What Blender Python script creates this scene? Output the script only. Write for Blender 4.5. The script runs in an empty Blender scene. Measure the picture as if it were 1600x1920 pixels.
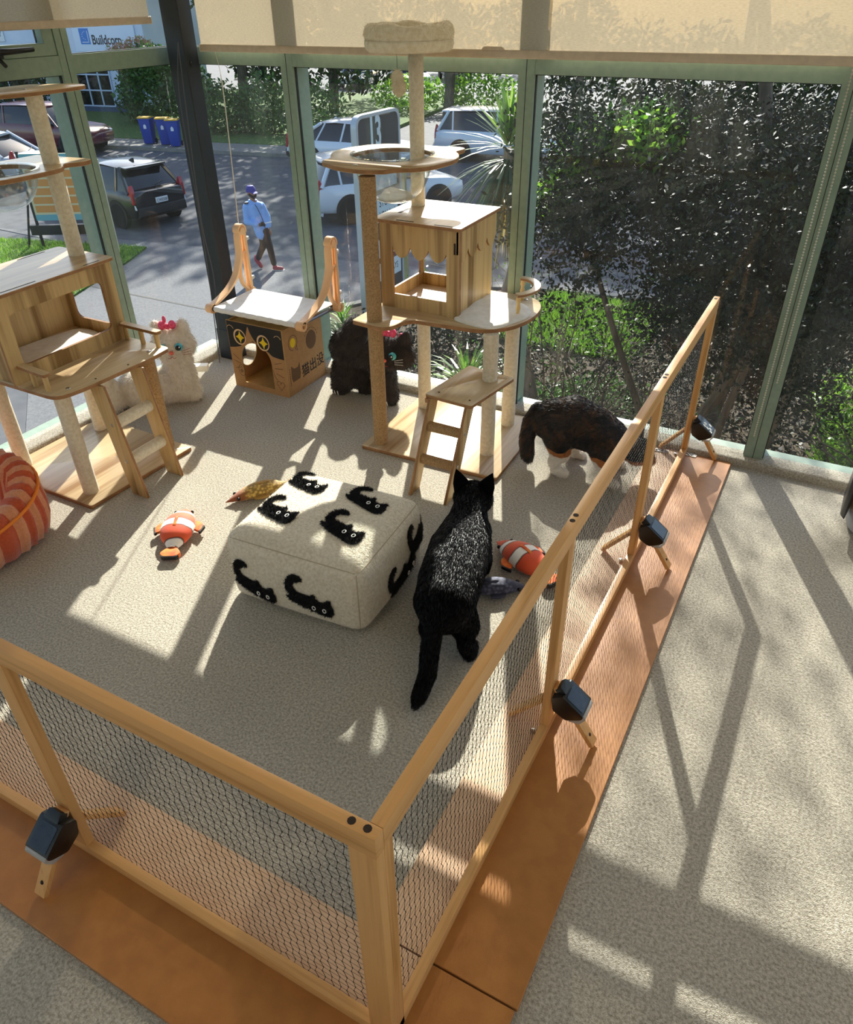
import bpy, bmesh, math, random
import numpy as np
from mathutils import Vector, Matrix
from mathutils.geometry import tessellate_polygon
random.seed(7); np.random.seed(7)
C = bpy.context.scene.collection
SC = bpy.context.scene
PI = math.pi

# ------------------------------------------------------------------ camera
# world: X runs along the back window wall, Y towards it, Z up; floor z = 0, street z = -3.4
F_PX = 1401.37; YAW = -0.501384; PITCH = 0.606275; ROLL = -0.01456; CAM_H = 1.55
ca, sa = math.cos(YAW), math.sin(YAW)
fw = Vector((sa*math.cos(PITCH), ca*math.cos(PITCH), -math.sin(PITCH)))
r0 = Vector((ca, -sa, 0)); u0 = r0.cross(fw)
rr = math.cos(ROLL)*r0 + math.sin(ROLL)*u0
uu = -math.sin(ROLL)*r0 + math.cos(ROLL)*u0
cam = bpy.data.cameras.new('camera'); camo = bpy.data.objects.new('camera', cam); C.objects.link(camo)
M = Matrix.Identity(4)
for i in range(3):
    M[i][0] = rr[i]; M[i][1] = uu[i]; M[i][2] = -fw[i]
M[2][3] = CAM_H
camo.matrix_world = M
cam.sensor_fit = 'HORIZONTAL'; cam.sensor_width = 36.0; cam.lens = F_PX/1600*36.0
cam.clip_start = 0.05; cam.clip_end = 300
SC.camera = camo

# ------------------------------------------------------------------ sky, sun, exposure
SUN_DIR = Vector((0.659, -1.491, -1.0)).normalized()      # direction the light travels
w = bpy.data.worlds.new('world'); SC.world = w; w.use_nodes = True
nt = w.node_tree; nt.nodes.clear()
sky = nt.nodes.new('ShaderNodeTexSky'); sky.sky_type = 'NISHITA'; sky.sun_disc = False
sky.sun_elevation = math.radians(31.5); sky.sun_rotation = math.atan2(-SUN_DIR.x, -SUN_DIR.y)
sky.air_density = 1.0; sky.dust_density = 1.5; sky.ozone_density = 1.2
bg = nt.nodes.new('ShaderNodeBackground'); bg.inputs['Strength'].default_value = 0.30
wo = nt.nodes.new('ShaderNodeOutputWorld')
nt.links.new(sky.outputs[0], bg.inputs['Color']); nt.links.new(bg.outputs[0], wo.inputs[0])
sun = bpy.data.lights.new('sun', 'SUN'); sun.energy = 12.5; sun.angle = math.radians(0.53); sun.color = (1.0, 0.945, 0.86)
suno = bpy.data.objects.new('sun', sun); C.objects.link(suno)
suno.rotation_euler = SUN_DIR.to_track_quat('-Z', 'Y').to_euler()
SC.view_settings.view_transform = 'Standard'; SC.view_settings.look = 'None'
SC.view_settings.gamma = 1.0; SC.view_settings.use_curve_mapping = False
SC.view_settings.exposure = 0.0
FILL_LIGHT = 4.0  # strength of the added fill panels
SC.cycles.max_bounces = 10; SC.cycles.transparent_max_bounces = 24; SC.cycles.diffuse_bounces = 5
SC.cycles.sample_clamp_indirect = 6.0

# ------------------------------------------------------------------ helpers
def S(h):
    h = h.lstrip('#'); c = [int(h[i:i+2], 16)/255 for i in (0, 2, 4)]
    return tuple((x/12.92 if x <= .04045 else ((x+.055)/1.055)**2.4) for x in c) + (1.0,)

class MB:
    def __init__(s): s.v = []; s.f = []; s.m = []
    def add(s, v, f, mi=0):
        o = len(s.v); s.v += [tuple(p) for p in v]; s.f += [tuple(i+o for i in q) for q in f]; s.m += [mi]*len(f); return s
    def box(s, x0, x1, y0, y1, z0, z1, mi=0, R=None, at=None):
        v = [(x, y, z) for x in (x0, x1) for y in (y0, y1) for z in (z0, z1)]
        if R is not None: v = [R @ Vector(p) for p in v]
        if at is not None: v = [Vector(p)+Vector(at) for p in v]
        return s.add(v, [(0,1,3,2),(4,6,7,5),(0,4,5,1),(2,3,7,6),(0,2,6,4),(1,5,7,3)], mi)
    def prism(s, poly, ax, d0, d1, holes=(), cap=0, side=None):
        side = cap if side is None else side
        mp = {'x': lambda p, d: (d, p[0], p[1]), 'y': lambda p, d: (p[0], d, p[1]), 'z': lambda p, d: (p[0], p[1], d)}[ax]
        loops = [list(poly)] + [list(h) for h in holes]
        flat = [p for l in loops for p in l]
        n = len(flat)
        tri = tessellate_polygon([[Vector((p[0], p[1], 0)) for p in l] for l in loops])
        v = [mp(p, d0) for p in flat] + [mp(p, d1) for p in flat]
        s.add(v, [tuple(t) for t in tri] + [tuple(i+n for i in t[::-1]) for t in tri], cap)
        o = 0; fs = []
        for l in loops:
            k = len(l)
            for i in range(k):
                a, b = o+i, o+(i+1) % k
                fs.append((a, b, b+n, a+n))
            o += k
        base = len(s.v)-2*n
        s.f += [tuple(i+base for i in q) for q in fs]; s.m += [side]*len(fs)
        return s
    def tube(s, pts, r, n=8, mi=0, sq=None):
        pts = [Vector(p) for p in pts]; k = len(pts)
        rs = r if isinstance(r, (list, tuple)) else [r]*k
        up = None; rings = []
        for i, p in enumerate(pts):
            t = (pts[min(i+1, k-1)]-pts[max(i-1, 0)]).normalized()
            if up is None: up = t.orthogonal().normalized()
            else:
                up = (up - t*up.dot(t))
                up = up.normalized() if up.length > 1e-6 else t.orthogonal().normalized()
            b = t.cross(up)
            rings.append([p + (up*math.cos(2*PI*j/n)+b*math.sin(2*PI*j/n))*rs[i] for j in range(n)])
        v = [q for R in rings for q in R]
        f = [(i*n+j, i*n+(j+1) % n, (i+1)*n+(j+1) % n, (i+1)*n+j) for i in range(k-1) for j in range(n)]
        f += [tuple(range(n))[::-1], tuple((k-1)*n+j for j in range(n))]
        return s.add(v, f, mi)
    def lathe(s, prof, c=(0, 0, 0), n=24, mi=0, sx=1, sy=1):
        v = []; f = []; k = len(prof)
        for (r, z) in prof:
            for j in range(n):
                a = 2*PI*j/n; v.append((c[0]+r*sx*math.cos(a), c[1]+r*sy*math.sin(a), c[2]+z))
        for i in range(k-1):
            for j in range(n):
                f.append((i*n+j, i*n+(j+1) % n, (i+1)*n+(j+1) % n, (i+1)*n+j))
        if prof[0][0] > 1e-5: f.append(tuple(range(n))[::-1])
        if prof[-1][0] > 1e-5: f.append(tuple((k-1)*n+j for j in range(n)))
        return s.add(v, f, mi)
    def sph(s, c, r, nu=16, nv=10, mi=0, R=None):
        if not isinstance(r, (tuple, list)): r = (r, r, r)
        v = []; f = []
        for i in range(nv+1):
            t = PI*i/nv
            for j in range(nu):
                p = 2*PI*j/nu
                q = Vector((r[0]*math.sin(t)*math.cos(p), r[1]*math.sin(t)*math.sin(p), -r[2]*math.cos(t)))
                if R is not None: q = R @ q
                v.append(q+Vector(c))
        for i in range(nv):
            for j in range(nu):
                f.append((i*nu+j, i*nu+(j+1) % nu, (i+1)*nu+(j+1) % nu, (i+1)*nu+j))
        return s.add(v, f, mi)
    def mesh(s, name, mats, shift=None, smooth=True, bevel=0, seg=2, ang=35, weld=False):
        me = bpy.data.meshes.new(name)
        vv = s.v if shift is None else [(p[0]-shift[0], p[1]-shift[1], p[2]-shift[2]) for p in s.v]
        me.from_pydata([tuple(p) for p in vv], [], s.f)
        for m in (mats if isinstance(mats, (list, tuple)) else [mats]): me.materials.append(m)
        if any(s.m): me.polygons.foreach_set('material_index', s.m)
        bm = bmesh.new(); bm.from_mesh(me)
        if weld or bevel: bmesh.ops.remove_doubles(bm, verts=bm.verts, dist=1e-5)
        bmesh.ops.recalc_face_normals(bm, faces=bm.faces)
        if bevel:
            es = [e for e in bm.edges if len(e.link_faces) == 2 and e.calc_face_angle(0) > math.radians(ang)]
            bmesh.ops.bevel(bm, geom=es, offset=bevel, segments=seg, profile=.6, affect='EDGES', clamp_overlap=True)
        if smooth:
            for e in bm.edges:
                e.smooth = len(e.link_faces) == 2 and e.calc_face_angle(0) < math.radians(ang)
            for f in bm.faces: f.smooth = True
        bm.to_mesh(me); bm.free()
        return me

def wloc(o):
    p = Vector((0, 0, 0))
    while o is not None: p += o.location; o = o.parent
    return p

def link(name, me, parent=None, loc=(0, 0, 0)):
    o = bpy.data.objects.new(name, me); C.objects.link(o); o.location = loc
    if parent is not None: o.parent = parent
    return o

def obj(name, mb, mats, parent=None, loc=None, local=False, **k):
    """world-built geometry becomes one mesh object; its origin goes to loc (top level) or to the parent's base"""
    if local: return link(name, mb.mesh(name, mats, None, **k), parent, loc or (0, 0, 0))
    if parent is None:
        sft = loc or (0, 0, 0); return link(name, mb.mesh(name, mats, sft, **k), None, sft)
    return link(name, mb.mesh(name, mats, wloc(parent), **k), parent)

def tag(o, label=None, cat=None, group=None, kind=None):
    if label: o['label'] = label
    if cat: o['category'] = cat
    if group: o['group'] = group
    if kind: o['kind'] = kind
    return o

def thing(name, loc, label, cat, group=None, rz=0):
    o = link(name, None, None, loc); o.rotation_euler = (0, 0, rz); o.empty_display_size = .05
    return tag(o, label, cat, group)

def struct(name, loc=(0, 0, 0)):
    o = link(name, None, None, loc); o['kind'] = 'structure'; return o

def copy_tree(o, parent=None):
    c = o.copy(); C.objects.link(c)
    if parent is not None: c.parent = parent
    for ch in [x for x in bpy.data.objects if x.parent == o]: copy_tree(ch, c)
    return c

def rpoly(pts, r, n=4):
    """round the corners of a polygon; r is one radius or one per corner"""
    out = []; k = len(pts)
    for i in range(k):
        p = Vector(pts[i]); a = Vector(pts[i-1]); b = Vector(pts[(i+1) % k])
        ri = r[i] if isinstance(r, (list, tuple)) else r
        if ri <= 0: out.append((p.x, p.y)); continue
        da, db = (a-p), (b-p); d = min(ri, da.length*.49, db.length*.49)
        s, e = p+da.normalized()*d, p+db.normalized()*d
        for j in range(n+1):
            t = j/n; q = s*(1-t)**2 + p*2*t*(1-t) + e*t*t
            out.append((q.x, q.y))
    return out

def smooth_path(pts, n=6, closed=False):
    P = [Vector(p) for p in pts]; k = len(P); out = []
    rng = range(k if closed else k-1)
    for i in rng:
        if closed: a, b, c, d = P[i-1], P[i], P[(i+1) % k], P[(i+2) % k]
        else: a, b, c, d = P[max(i-1, 0)], P[i], P[i+1], P[min(i+2, k-1)]
        for j in range(n):
            t = j/n
            out.append(.5*((2*b)+(c-a)*t+(2*a-5*b+4*c-d)*t*t+(3*b-a-3*c+d)*t**3))
    if not closed: out.append(P[-1])
    return [tuple(q) for q in out]

def ribbon(path, th):
    """2D path to a closed strip polygon of thickness th"""
    P = [Vector(p) for p in path]; L = []; Rr = []
    for i, p in enumerate(P):
        t = (P[min(i+1, len(P)-1)]-P[max(i-1, 0)]).normalized(); nrm = Vector((-t.y, t.x))
        L.append(p+nrm*th/2); Rr.append(p-nrm*th/2)
    return [(q.x, q.y) for q in L+Rr[::-1]]

def blob_mesh(name, caps, voxel, smooth, extra=None, shift=None):
    """one continuous skin over tapered limbs: overlapping spheres, voxel remesh, smoothing"""
    mb = MB()
    for (p0, a, p1, b) in caps:
        p0, p1 = Vector(p0), Vector(p1); L = (p1-p0).length
        n = max(2, int(L/(min(a, b)*.45))+1)
        for i in range(n+1):
            t = i/n; mb.sph(p0.lerp(p1, t), a+(b-a)*t, 12, 8)
    if extra is not None: mb.add(extra.v, extra.f)
    if shift is not None: mb.v = [tuple(Vector(p)-Vector(shift)) for p in mb.v]
    me = bpy.data.meshes.new(name); me.from_pydata(mb.v, [], mb.f)
    o = bpy.data.objects.new(name, me); C.objects.link(o)
    m = o.modifiers.new('r', 'REMESH'); m.mode = 'VOXEL'; m.voxel_size = voxel
    if smooth:
        m = o.modifiers.new('s', 'SMOOTH'); m.factor = .5; m.iterations = smooth
    dg = bpy.context.evaluated_depsgraph_get()
    out = bpy.data.meshes.new_from_object(o.evaluated_get(dg))
    bpy.data.objects.remove(o); out.name = name
    for p in out.polygons: p.use_smooth = True
    return out

def strands(P, D, L, wid, N=None):
    """hair strands: tapered two-step blades. P roots, D directions, L lengths -> verts, quads+tris"""
    n = len(P); side = np.cross(D, np.random.normal(size=(n, 3))); side /= np.linalg.norm(side, axis=1)[:, None]+1e-9
    droop = np.zeros((n, 3)); droop[:, 2] = -.25
    mid = P + D*(L*.55)[:, None]
    D2 = D + droop; D2 /= np.linalg.norm(D2, axis=1)[:, None]
    tip = mid + D2*(L*.5)[:, None]
    V = np.stack([P-side*wid/2, P+side*wid/2, mid+side*wid*.35, mid-side*wid*.35, tip], 1).reshape(-1, 3)
    b = (np.arange(n)*5)[:, None]
    Q = b+np.array([[0, 1, 2, 3]]); T = b+np.array([[3, 2, 4]])
    return V, Q, T

def np_mesh(name, V, Q=None, T=None, mats=(), smooth=False):
    me = bpy.data.meshes.new(name); nq = 0 if Q is None else len(Q); ntr = 0 if T is None else len(T)
    me.vertices.add(len(V)); me.vertices.foreach_set('co', np.asarray(V, np.float32).ravel())
    loops = np.concatenate(([Q.ravel()] if nq else [])+([T.ravel()] if ntr else [])).astype(np.int32)
    me.loops.add(len(loops)); me.loops.foreach_set('vertex_index', loops)
    starts = np.concatenate([np.arange(nq)*4, nq*4+np.arange(ntr)*3]).astype(np.int32)
    me.polygons.add(nq+ntr); me.polygons.foreach_set('loop_start', starts)
    me.update(calc_edges=True); me.validate()
    for m in mats: me.materials.append(m)
    if smooth: me.polygons.foreach_set('use_smooth', np.ones(nq+ntr, bool))
    return me

def sample_mesh(me, n):
    me.calc_loop_triangles(); tri = np.zeros(len(me.loop_triangles)*3, np.int32); me.loop_triangles.foreach_get('vertices', tri)
    co = np.zeros(len(me.vertices)*3); me.vertices.foreach_get('co', co); co = co.reshape(-1, 3); tri = tri.reshape(-1, 3)
    a, b, c = co[tri[:, 0]], co[tri[:, 1]], co[tri[:, 2]]
    cr = np.cross(b-a, c-a); ar = np.linalg.norm(cr, axis=1)
    i = np.random.choice(len(tri), n, p=ar/ar.sum()); u, v = np.random.rand(2, n); k = u+v > 1; u[k], v[k] = 1-u[k], 1-v[k]
    return a[i]+(b-a)[i]*u[:, None]+(c-a)[i]*v[:, None], cr[i]/(ar[i][:, None]+1e-12)

def furred(me, n, length, wid, flow=None, lay=.7, mats=(), fn=None):
    """the skin plus strands leaning along a flow direction, as one mesh"""
    P, Nn = sample_mesh(me, n)
    if fn is not None:
        keep = fn(P); P, Nn = P[keep], Nn[keep]
    fl = np.array(flow if flow is not None else (0, 0, -1.)) + np.random.normal(size=P.shape)*.25
    fl = fl - Nn*(fl*Nn).sum(1)[:, None]
    fl /= np.linalg.norm(fl, axis=1)[:, None]+1e-9
    D = fl*lay + Nn*(1-lay) + np.random.normal(size=P.shape)*.12; D /= np.linalg.norm(D, axis=1)[:, None]
    L = length*(.6+.8*np.random.rand(len(P)))
    V, Q, T = strands(P - Nn*.001, D, L, wid)
    co = np.zeros(len(me.vertices)*3); me.vertices.foreach_get('co', co); co = co.reshape(-1, 3)
    me.calc_loop_triangles(); tri = np.zeros(len(me.loop_triangles)*3, np.int32); me.loop_triangles.foreach_get('vertices', tri); tri = tri.reshape(-1, 3)
    out = np_mesh(me.name+'_fur', np.vstack([co, V]), Q+len(co), np.vstack([tri, T+len(co)]), mats, True)
    return out

def text_mesh(s, size, mat, extrude=.001, sx=1.0, offset=0, align='LEFT'):
    cu = bpy.data.curves.new('t', 'FONT'); cu.body = s; cu.size = size; cu.extrude = extrude; cu.offset = offset; cu.align_x = align; cu.resolution_u = 3
    o = bpy.data.objects.new('t', cu); C.objects.link(o)
    me = bpy.data.meshes.new_from_object(o.evaluated_get(bpy.context.evaluated_depsgraph_get()))
    bpy.data.objects.remove(o); bpy.data.curves.remove(cu)
    me.materials.clear(); me.materials.append(mat)
    if sx != 1: me.transform(Matrix.Diagonal((sx, 1, 1, 1)))
    return me

def text(name, s, size, origin, xd, yd, mat, parent, **k):
    """lettering laid in the plane of xd (writing direction) and yd (up), world coordinates"""
    me = text_mesh(s, size, mat, **k); xd, yd = Vector(xd).normalized(), Vector(yd).normalized(); zd = xd.cross(yd)
    m = Matrix(((xd.x, yd.x, zd.x, 0), (xd.y, yd.y, zd.y, 0), (xd.z, yd.z, zd.z, 0), (0, 0, 0, 1)))
    me.transform(m)
    o = link(name, me, parent); o.location = Vector(origin)-(wloc(parent) if parent is not None else Vector())
    return o

# ------------------------------------------------------------------ materials
def base_mat(name):
    m = bpy.data.materials.new(name); m.use_nodes = True
    return m, m.node_tree, m.node_tree.nodes['Principled BSDF']

def ramp(nt, a, b, p0=.35, p1=.65):
    r = nt.nodes.new('ShaderNodeValToRGB'); e = r.color_ramp.elements
    e[0].position = p0; e[0].color = a; e[1].position = p1; e[1].color = b; return r

def coords(nt, scale=(1, 1, 1), kind='Object', rot=(0, 0, 0)):
    tc = nt.nodes.new('ShaderNodeTexCoord'); mp = nt.nodes.new('ShaderNodeMapping')
    mp.inputs['Scale'].default_value = scale; mp.inputs['Rotation'].default_value = rot
    nt.links.new(tc.outputs[kind], mp.inputs[0]); return mp

def noise(nt, src, scale, detail=3, rough=.5):
    n = nt.nodes.new('ShaderNodeTexNoise'); n.inputs['Scale'].default_value = scale
    n.inputs['Detail'].default_value = detail; n.inputs['Roughness'].default_value = rough
    nt.links.new(src.outputs[0], n.inputs['Vector']); return n

def mat(name, col, rough=.5, col2=None, scale=8, stretch=(1, 1, 1), bump=0, bscale=None, metal=0, spec=.5, coat=0, trans=0, sheen=0, detail=3, p=(.35, .65), sss=0, bdist=.004):
    m, nt, b = base_mat(name)
    col = S(col) if isinstance(col, str) else col
    b.inputs['Base Color'].default_value = col; b.inputs['Roughness'].default_value = rough
    b.inputs['Metallic'].default_value = metal; b.inputs['Specular IOR Level'].default_value = spec
    b.inputs['Coat Weight'].default_value = coat; b.inputs['Coat Roughness'].default_value = .08
    b.inputs['Transmission Weight'].default_value = trans; b.inputs['Sheen Weight'].default_value = sheen
    mp = None
    if col2 is not None or bump:
        mp = coords(nt, stretch)
    if col2 is not None:
        n = noise(nt, mp, scale, detail); r = ramp(nt, col, S(col2) if isinstance(col2, str) else col2, *p)
        nt.links.new(n.outputs['Fac'], r.inputs[0]); nt.links.new(r.outputs[0], b.inputs['Base Color'])
    if bump:
        n2 = noise(nt, mp, bscale or scale, 3); bp = nt.nodes.new('ShaderNodeBump')
        bp.inputs['Strength'].default_value = bump; bp.inputs['Distance'].default_value = bdist
        nt.links.new(n2.outputs['Fac'], bp.inputs['Height']); nt.links.new(bp.outputs[0], b.inputs['Normal'])
    return m

def wood(name, base, dark, axis='y', fine=90, broad=14, rough=.42, amt=.5, coat=0, spec=.5):
    """laminate / timber grain: bands stretched along one axis"""
    m, nt, b = base_mat(name)
    st = {'x': (.045, 1, 1), 'y': (1, .045, 1), 'z': (1, 1, .045)}[axis]
    mp = coords(nt, st)
    n1 = noise(nt, mp, broad, 3, .6); n2 = noise(nt, mp, fine, 4, .6)
    r1 = ramp(nt, S(base), S(dark), .50, .66); nt.links.new(n1.outputs['Fac'], r1.inputs[0])
    r2 = ramp(nt, (1, 1, 1, 1), (.70, .66, .60, 1), .42, .75); nt.links.new(n2.outputs['Fac'], r2.inputs[0])
    mx = nt.nodes.new('ShaderNodeMix'); mx.data_type = 'RGBA'; mx.blend_type = 'MULTIPLY'; mx.inputs[0].default_value = amt
    nt.links.new(r1.outputs[0], mx.inputs[6]); nt.links.new(r2.outputs[0], mx.inputs[7])
    nt.links.new(mx.outputs[2], b.inputs['Base Color'])
    b.inputs['Roughness'].default_value = rough; b.inputs['Coat Weight'].default_value = coat; b.inputs['Specular IOR Level'].default_value = spec
    bp = nt.nodes.new('ShaderNodeBump'); bp.inputs['Strength'].default_value = .12; bp.inputs['Distance'].default_value = .001
    nt.links.new(n2.outputs['Fac'], bp.inputs['Height']); nt.links.new(bp.outputs[0], b.inputs['Normal'])
    return m

def facing(nt, f0=.013):
    lw = nt.nodes.new('ShaderNodeLayerWeight'); lw.inputs['Blend'].default_value = .5
    p = nt.nodes.new('ShaderNodeMath'); p.operation = 'POWER'; p.inputs[1].default_value = 5
    nt.links.new(lw.outputs['Facing'], p.inputs[0])
    q = nt.nodes.new('ShaderNodeMath'); q.operation = 'MULTIPLY_ADD'; q.inputs[1].default_value = .9; q.inputs[2].default_value = f0
    nt.links.new(p.outputs[0], q.inputs[0]); return q

def glass(name, tint=(.96, .98, .97, 1), dirt=0.0, rough=0.0, f0=.013, haze=0.0):
    m = bpy.data.materials.new(name); m.use_nodes = True; nt = m.node_tree; nt.nodes.clear()
    out = nt.nodes.new('ShaderNodeOutputMaterial'); t = nt.nodes.new('ShaderNodeBsdfTransparent'); t.inputs[0].default_value = tint
    g = nt.nodes.new('ShaderNodeBsdfGlossy'); g.inputs['Roughness'].default_value = rough
    f = facing(nt, f0); mx = nt.nodes.new('ShaderNodeMixShader'); nt.links.new(f.outputs[0], mx.inputs[0])
    nt.links.new(t.outputs[0], mx.inputs[1]); nt.links.new(g.outputs[0], mx.inputs[2]); last = mx
    if dirt:
        d = nt.nodes.new('ShaderNodeBsdfTranslucent'); d.inputs[0].default_value = (.8, .8, .78, 1)
        d2 = nt.nodes.new('ShaderNodeBsdfDiffuse'); d2.inputs[0].default_value = (.8, .8, .78, 1)
        dm = nt.nodes.new('ShaderNodeMixShader'); dm.inputs[0].default_value = .5
        nt.links.new(d.outputs[0], dm.inputs[1]); nt.links.new(d2.outputs[0], dm.inputs[2])
        mp = coords(nt, (46, 46, 1.1)); n = noise(nt, mp, 1.0, 2)
        mp2 = coords(nt, (1.3, 1.3, .9)); n2 = noise(nt, mp2, 1.0, 1)
        mp3 = coords(nt, (240, 240, 60)); n3 = noise(nt, mp3, 1.0, 2)
        r = ramp(nt, (0, 0, 0, 1), (1, 1, 1, 1), .69, .76); nt.links.new(n.outputs['Fac'], r.inputs[0])
        r2 = ramp(nt, (0, 0, 0, 1), (1, 1, 1, 1), .5, .68); nt.links.new(n2.outputs['Fac'], r2.inputs[0])
        r3 = ramp(nt, (0, 0, 0, 1), (1, 1, 1, 1), .48, .62); nt.links.new(n3.outputs['Fac'], r3.inputs[0])
        a = nt.nodes.new('ShaderNodeMath'); a.operation = 'MULTIPLY'; nt.links.new(r.outputs[0], a.inputs[0]); nt.links.new(r2.outputs[0], a.inputs[1])
        a2 = nt.nodes.new('ShaderNodeMath'); a2.operation = 'MULTIPLY'; nt.links.new(a.outputs[0], a2.inputs[0]); nt.links.new(r3.outputs[0], a2.inputs[1])
        k = nt.nodes.new('ShaderNodeMath'); k.operation = 'MULTIPLY_ADD'; k.inputs[1].default_value = dirt; k.inputs[2].default_value = haze
        nt.links.new(a2.outputs[0], k.inputs[0])
        m2 = nt.nodes.new('ShaderNodeMixShader'); nt.links.new(k.outputs[0], m2.inputs[0]); nt.links.new(mx.outputs[0], m2.inputs[1]); nt.links.new(dm.outputs[0], m2.inputs[2]); last = m2
    nt.links.new(last.outputs[0], out.inputs[0]); return m

def leaf(name, a, b, rough=.35, trans=.35, spec=.5, dark=None):
    m, nt, p = base_mat(name)
    g = nt.nodes.new('ShaderNodeNewGeometry'); r = ramp(nt, S(a), S(b), .1, .9); nt.links.new(g.outputs['Random Per Island'], r.inputs[0])
    nt.links.new(r.outputs[0], p.inputs['Base Color']); p.inputs['Roughness'].default_value = rough; p.inputs['Specular IOR Level'].default_value = spec
    t = nt.nodes.new('ShaderNodeBsdfTranslucent'); nt.links.new(r.outputs[0], t.inputs[0])
    mx = nt.nodes.new('ShaderNodeMixShader'); mx.inputs[0].default_value = trans
    nt.links.new(p.outputs[0], mx.inputs[1]); nt.links.new(t.outputs[0], mx.inputs[2]); nt.links.new(mx.outputs[0], nt.nodes['Material Output'].inputs[0]); return m

MW = dict(
 panel_z=wood('oak laminate upright', '#cfae78', '#8f6c3c', 'z', 70, 16, amt=.7),
 panel_y=wood('oak laminate along y', '#d0b68e', '#a07c52', 'y', 70, 14, rough=.3, amt=.6),
 panel_x=wood('oak laminate along x', '#d0b68e', '#a07c52', 'x', 70, 14, rough=.3, amt=.6),
 edge=mat('board edge', '#8d6239', .6, '#a1744a', 30),
 pine=wood('pine stick', '#d9a467', '#c08a4c', 'z', 120, 30, .42, .35),
 pine_x=wood('pine stick x', '#d9a467', '#c08a4c', 'x', 120, 30, .42, .35),
 pine_y=wood('pine stick y', '#d9a467', '#c08a4c', 'y', 120, 30, .42, .35),
 mdf=mat('orange board', '#b1763a', .40, '#a66c34', 26, bump=.05, bscale=300, spec=.45),
 mdf_in=mat('bare board', '#d9b694', .55, '#d2ad8a', 26, spec=.4),
)
MA = dict(
 frame=mat('green powder coat', '#879a89', .45, '#7f9382', 40, bump=.03, bscale=600),
 gasket=mat('black gasket', '#15171a', .6),
 post=mat('charcoal steel', '#23262d', .55, '#1d2026', 12),
 plush_post=mat('cream plush wrap', '#e3d7bf', .95, '#d4c5a8', 90, bump=.5, bscale=260, sheen=.4),
 cream_fur=mat('cream fur', '#efe4cb', .9, '#e0d1b0', 60, bump=.5, bscale=200, sheen=.5),
 white_pad=mat('white felt pad', '#efeae0', .9, '#e2dccf', 40, bump=.4, bscale=90, sheen=.2),
 clear=glass('clear acrylic', (.90, .92, .92, 1), f0=.07, dirt=.3, haze=.035),
 pane=glass('window glass', (.955, .975, .97, 1), dirt=.55, haze=.006),
 metal=mat('steel screw', '#b9b5ab', .3, metal=1),
 dark_hole=mat('dark hole', '#2a1b10', .8),
 black_plastic=mat('black plastic', '#0d0d10', .35, spec=.5),
 solar=mat('solar cell', '#20242b', .18, '#2a2f38', 60, spec=.6),
 white_plastic=mat('cream plastic', '#ece4d0', .4),
 orange_plastic=mat('peach plastic', '#eebd8c', .38, spec=.4),
 fabric_white=mat('white sling', '#f0eeea', .8, '#e6e3dd', 30, bump=.2, bscale=300),
 grey_steel=mat('grey tube', '#7d7a80', .35, metal=.6),
 kraft=mat('kraft card', '#b58a5a', .8, '#ad8253', 60),
 kraft_in=mat('kraft inside', '#c2a060', .8, '#b8965a', 30),
 print_black=mat('black print', '#26221f', .8),
 print_cream=mat('cream print', '#e3bd92', .8),
 print_yellow=mat('yellow print', '#f2cf16', .7),
 print_brown=mat('brown print', '#6d5034', .8),
 net=mat('black net cord', '#0b0a0a', .7),
 cord=mat('pale cord', '#d8cfc0', .6), cord_dark=mat('grey cord', '#4a4a50', .6),
 eye_white=mat('embroidery white', '#f4f1ea', .7), eye_black=mat('glossy black eye', '#050506', .15),
 eye_teal=mat('teal iris', '#4fb4bd', .2), pink=mat('pink felt', '#e8577f', .8), hotpink=mat('pink bow', '#e0305c', .7, '#f06a8e', 120),
 thread_red=mat('red thread', '#a03535', .8),
 red_nose=mat('coral nose', '#e86a58', .5),
)
# ------------------------------------------------------------------ setting: floor, walls, windows
def carpet_mat():
    m, nt, b = base_mat('loop carpet'); mp = coords(nt)
    n1 = noise(nt, mp, 150, 3, .7); n2 = noise(nt, mp, 3, 2); n3 = noise(nt, mp, 420, 2)
    r = ramp(nt, S('#9e9481'), S('#dbd3c2'), .34, .62); nt.links.new(n1.outputs['Fac'], r.inputs[0])
    r2 = ramp(nt, (.90, .90, .90, 1), (1, 1, 1, 1), .3, .7); nt.links.new(n2.outputs['Fac'], r2.inputs[0])
    mx = nt.nodes.new('ShaderNodeMix'); mx.data_type = 'RGBA'; mx.blend_type = 'MULTIPLY'; mx.inputs[0].default_value = 1
    nt.links.new(r.outputs[0], mx.inputs[6]); nt.links.new(r2.outputs[0], mx.inputs[7]); nt.links.new(mx.outputs[2], b.inputs['Base Color'])
    b.inputs['Roughness'].default_value = .95; b.inputs['Specular IOR Level'].default_value = .1; b.inputs['Sheen Weight'].default_value = .15
    ad = nt.nodes.new('ShaderNodeMath'); ad.operation = 'ADD'; nt.links.new(n1.outputs['Fac'], ad.inputs[0]); nt.links.new(n3.outputs['Fac'], ad.inputs[1])
    bp = nt.nodes.new('ShaderNodeBump'); bp.inputs['Strength'].default_value = .9; bp.inputs['Distance'].default_value = .006
    nt.links.new(ad.outputs[0], bp.inputs['Height']); nt.links.new(bp.outputs[0], b.inputs['Normal']); return m
CARPET = carpet_mat()
WY = 2.837      # inner face of the back window frame
WX = -2.76      # inner face of the left window frame
RX, RY = 4.6, -4.0
tag(obj('floor', MB().box(WX-.12, RX, RY, WY+.10, -.12, 0), CARPET, smooth=False), kind='structure')
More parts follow.
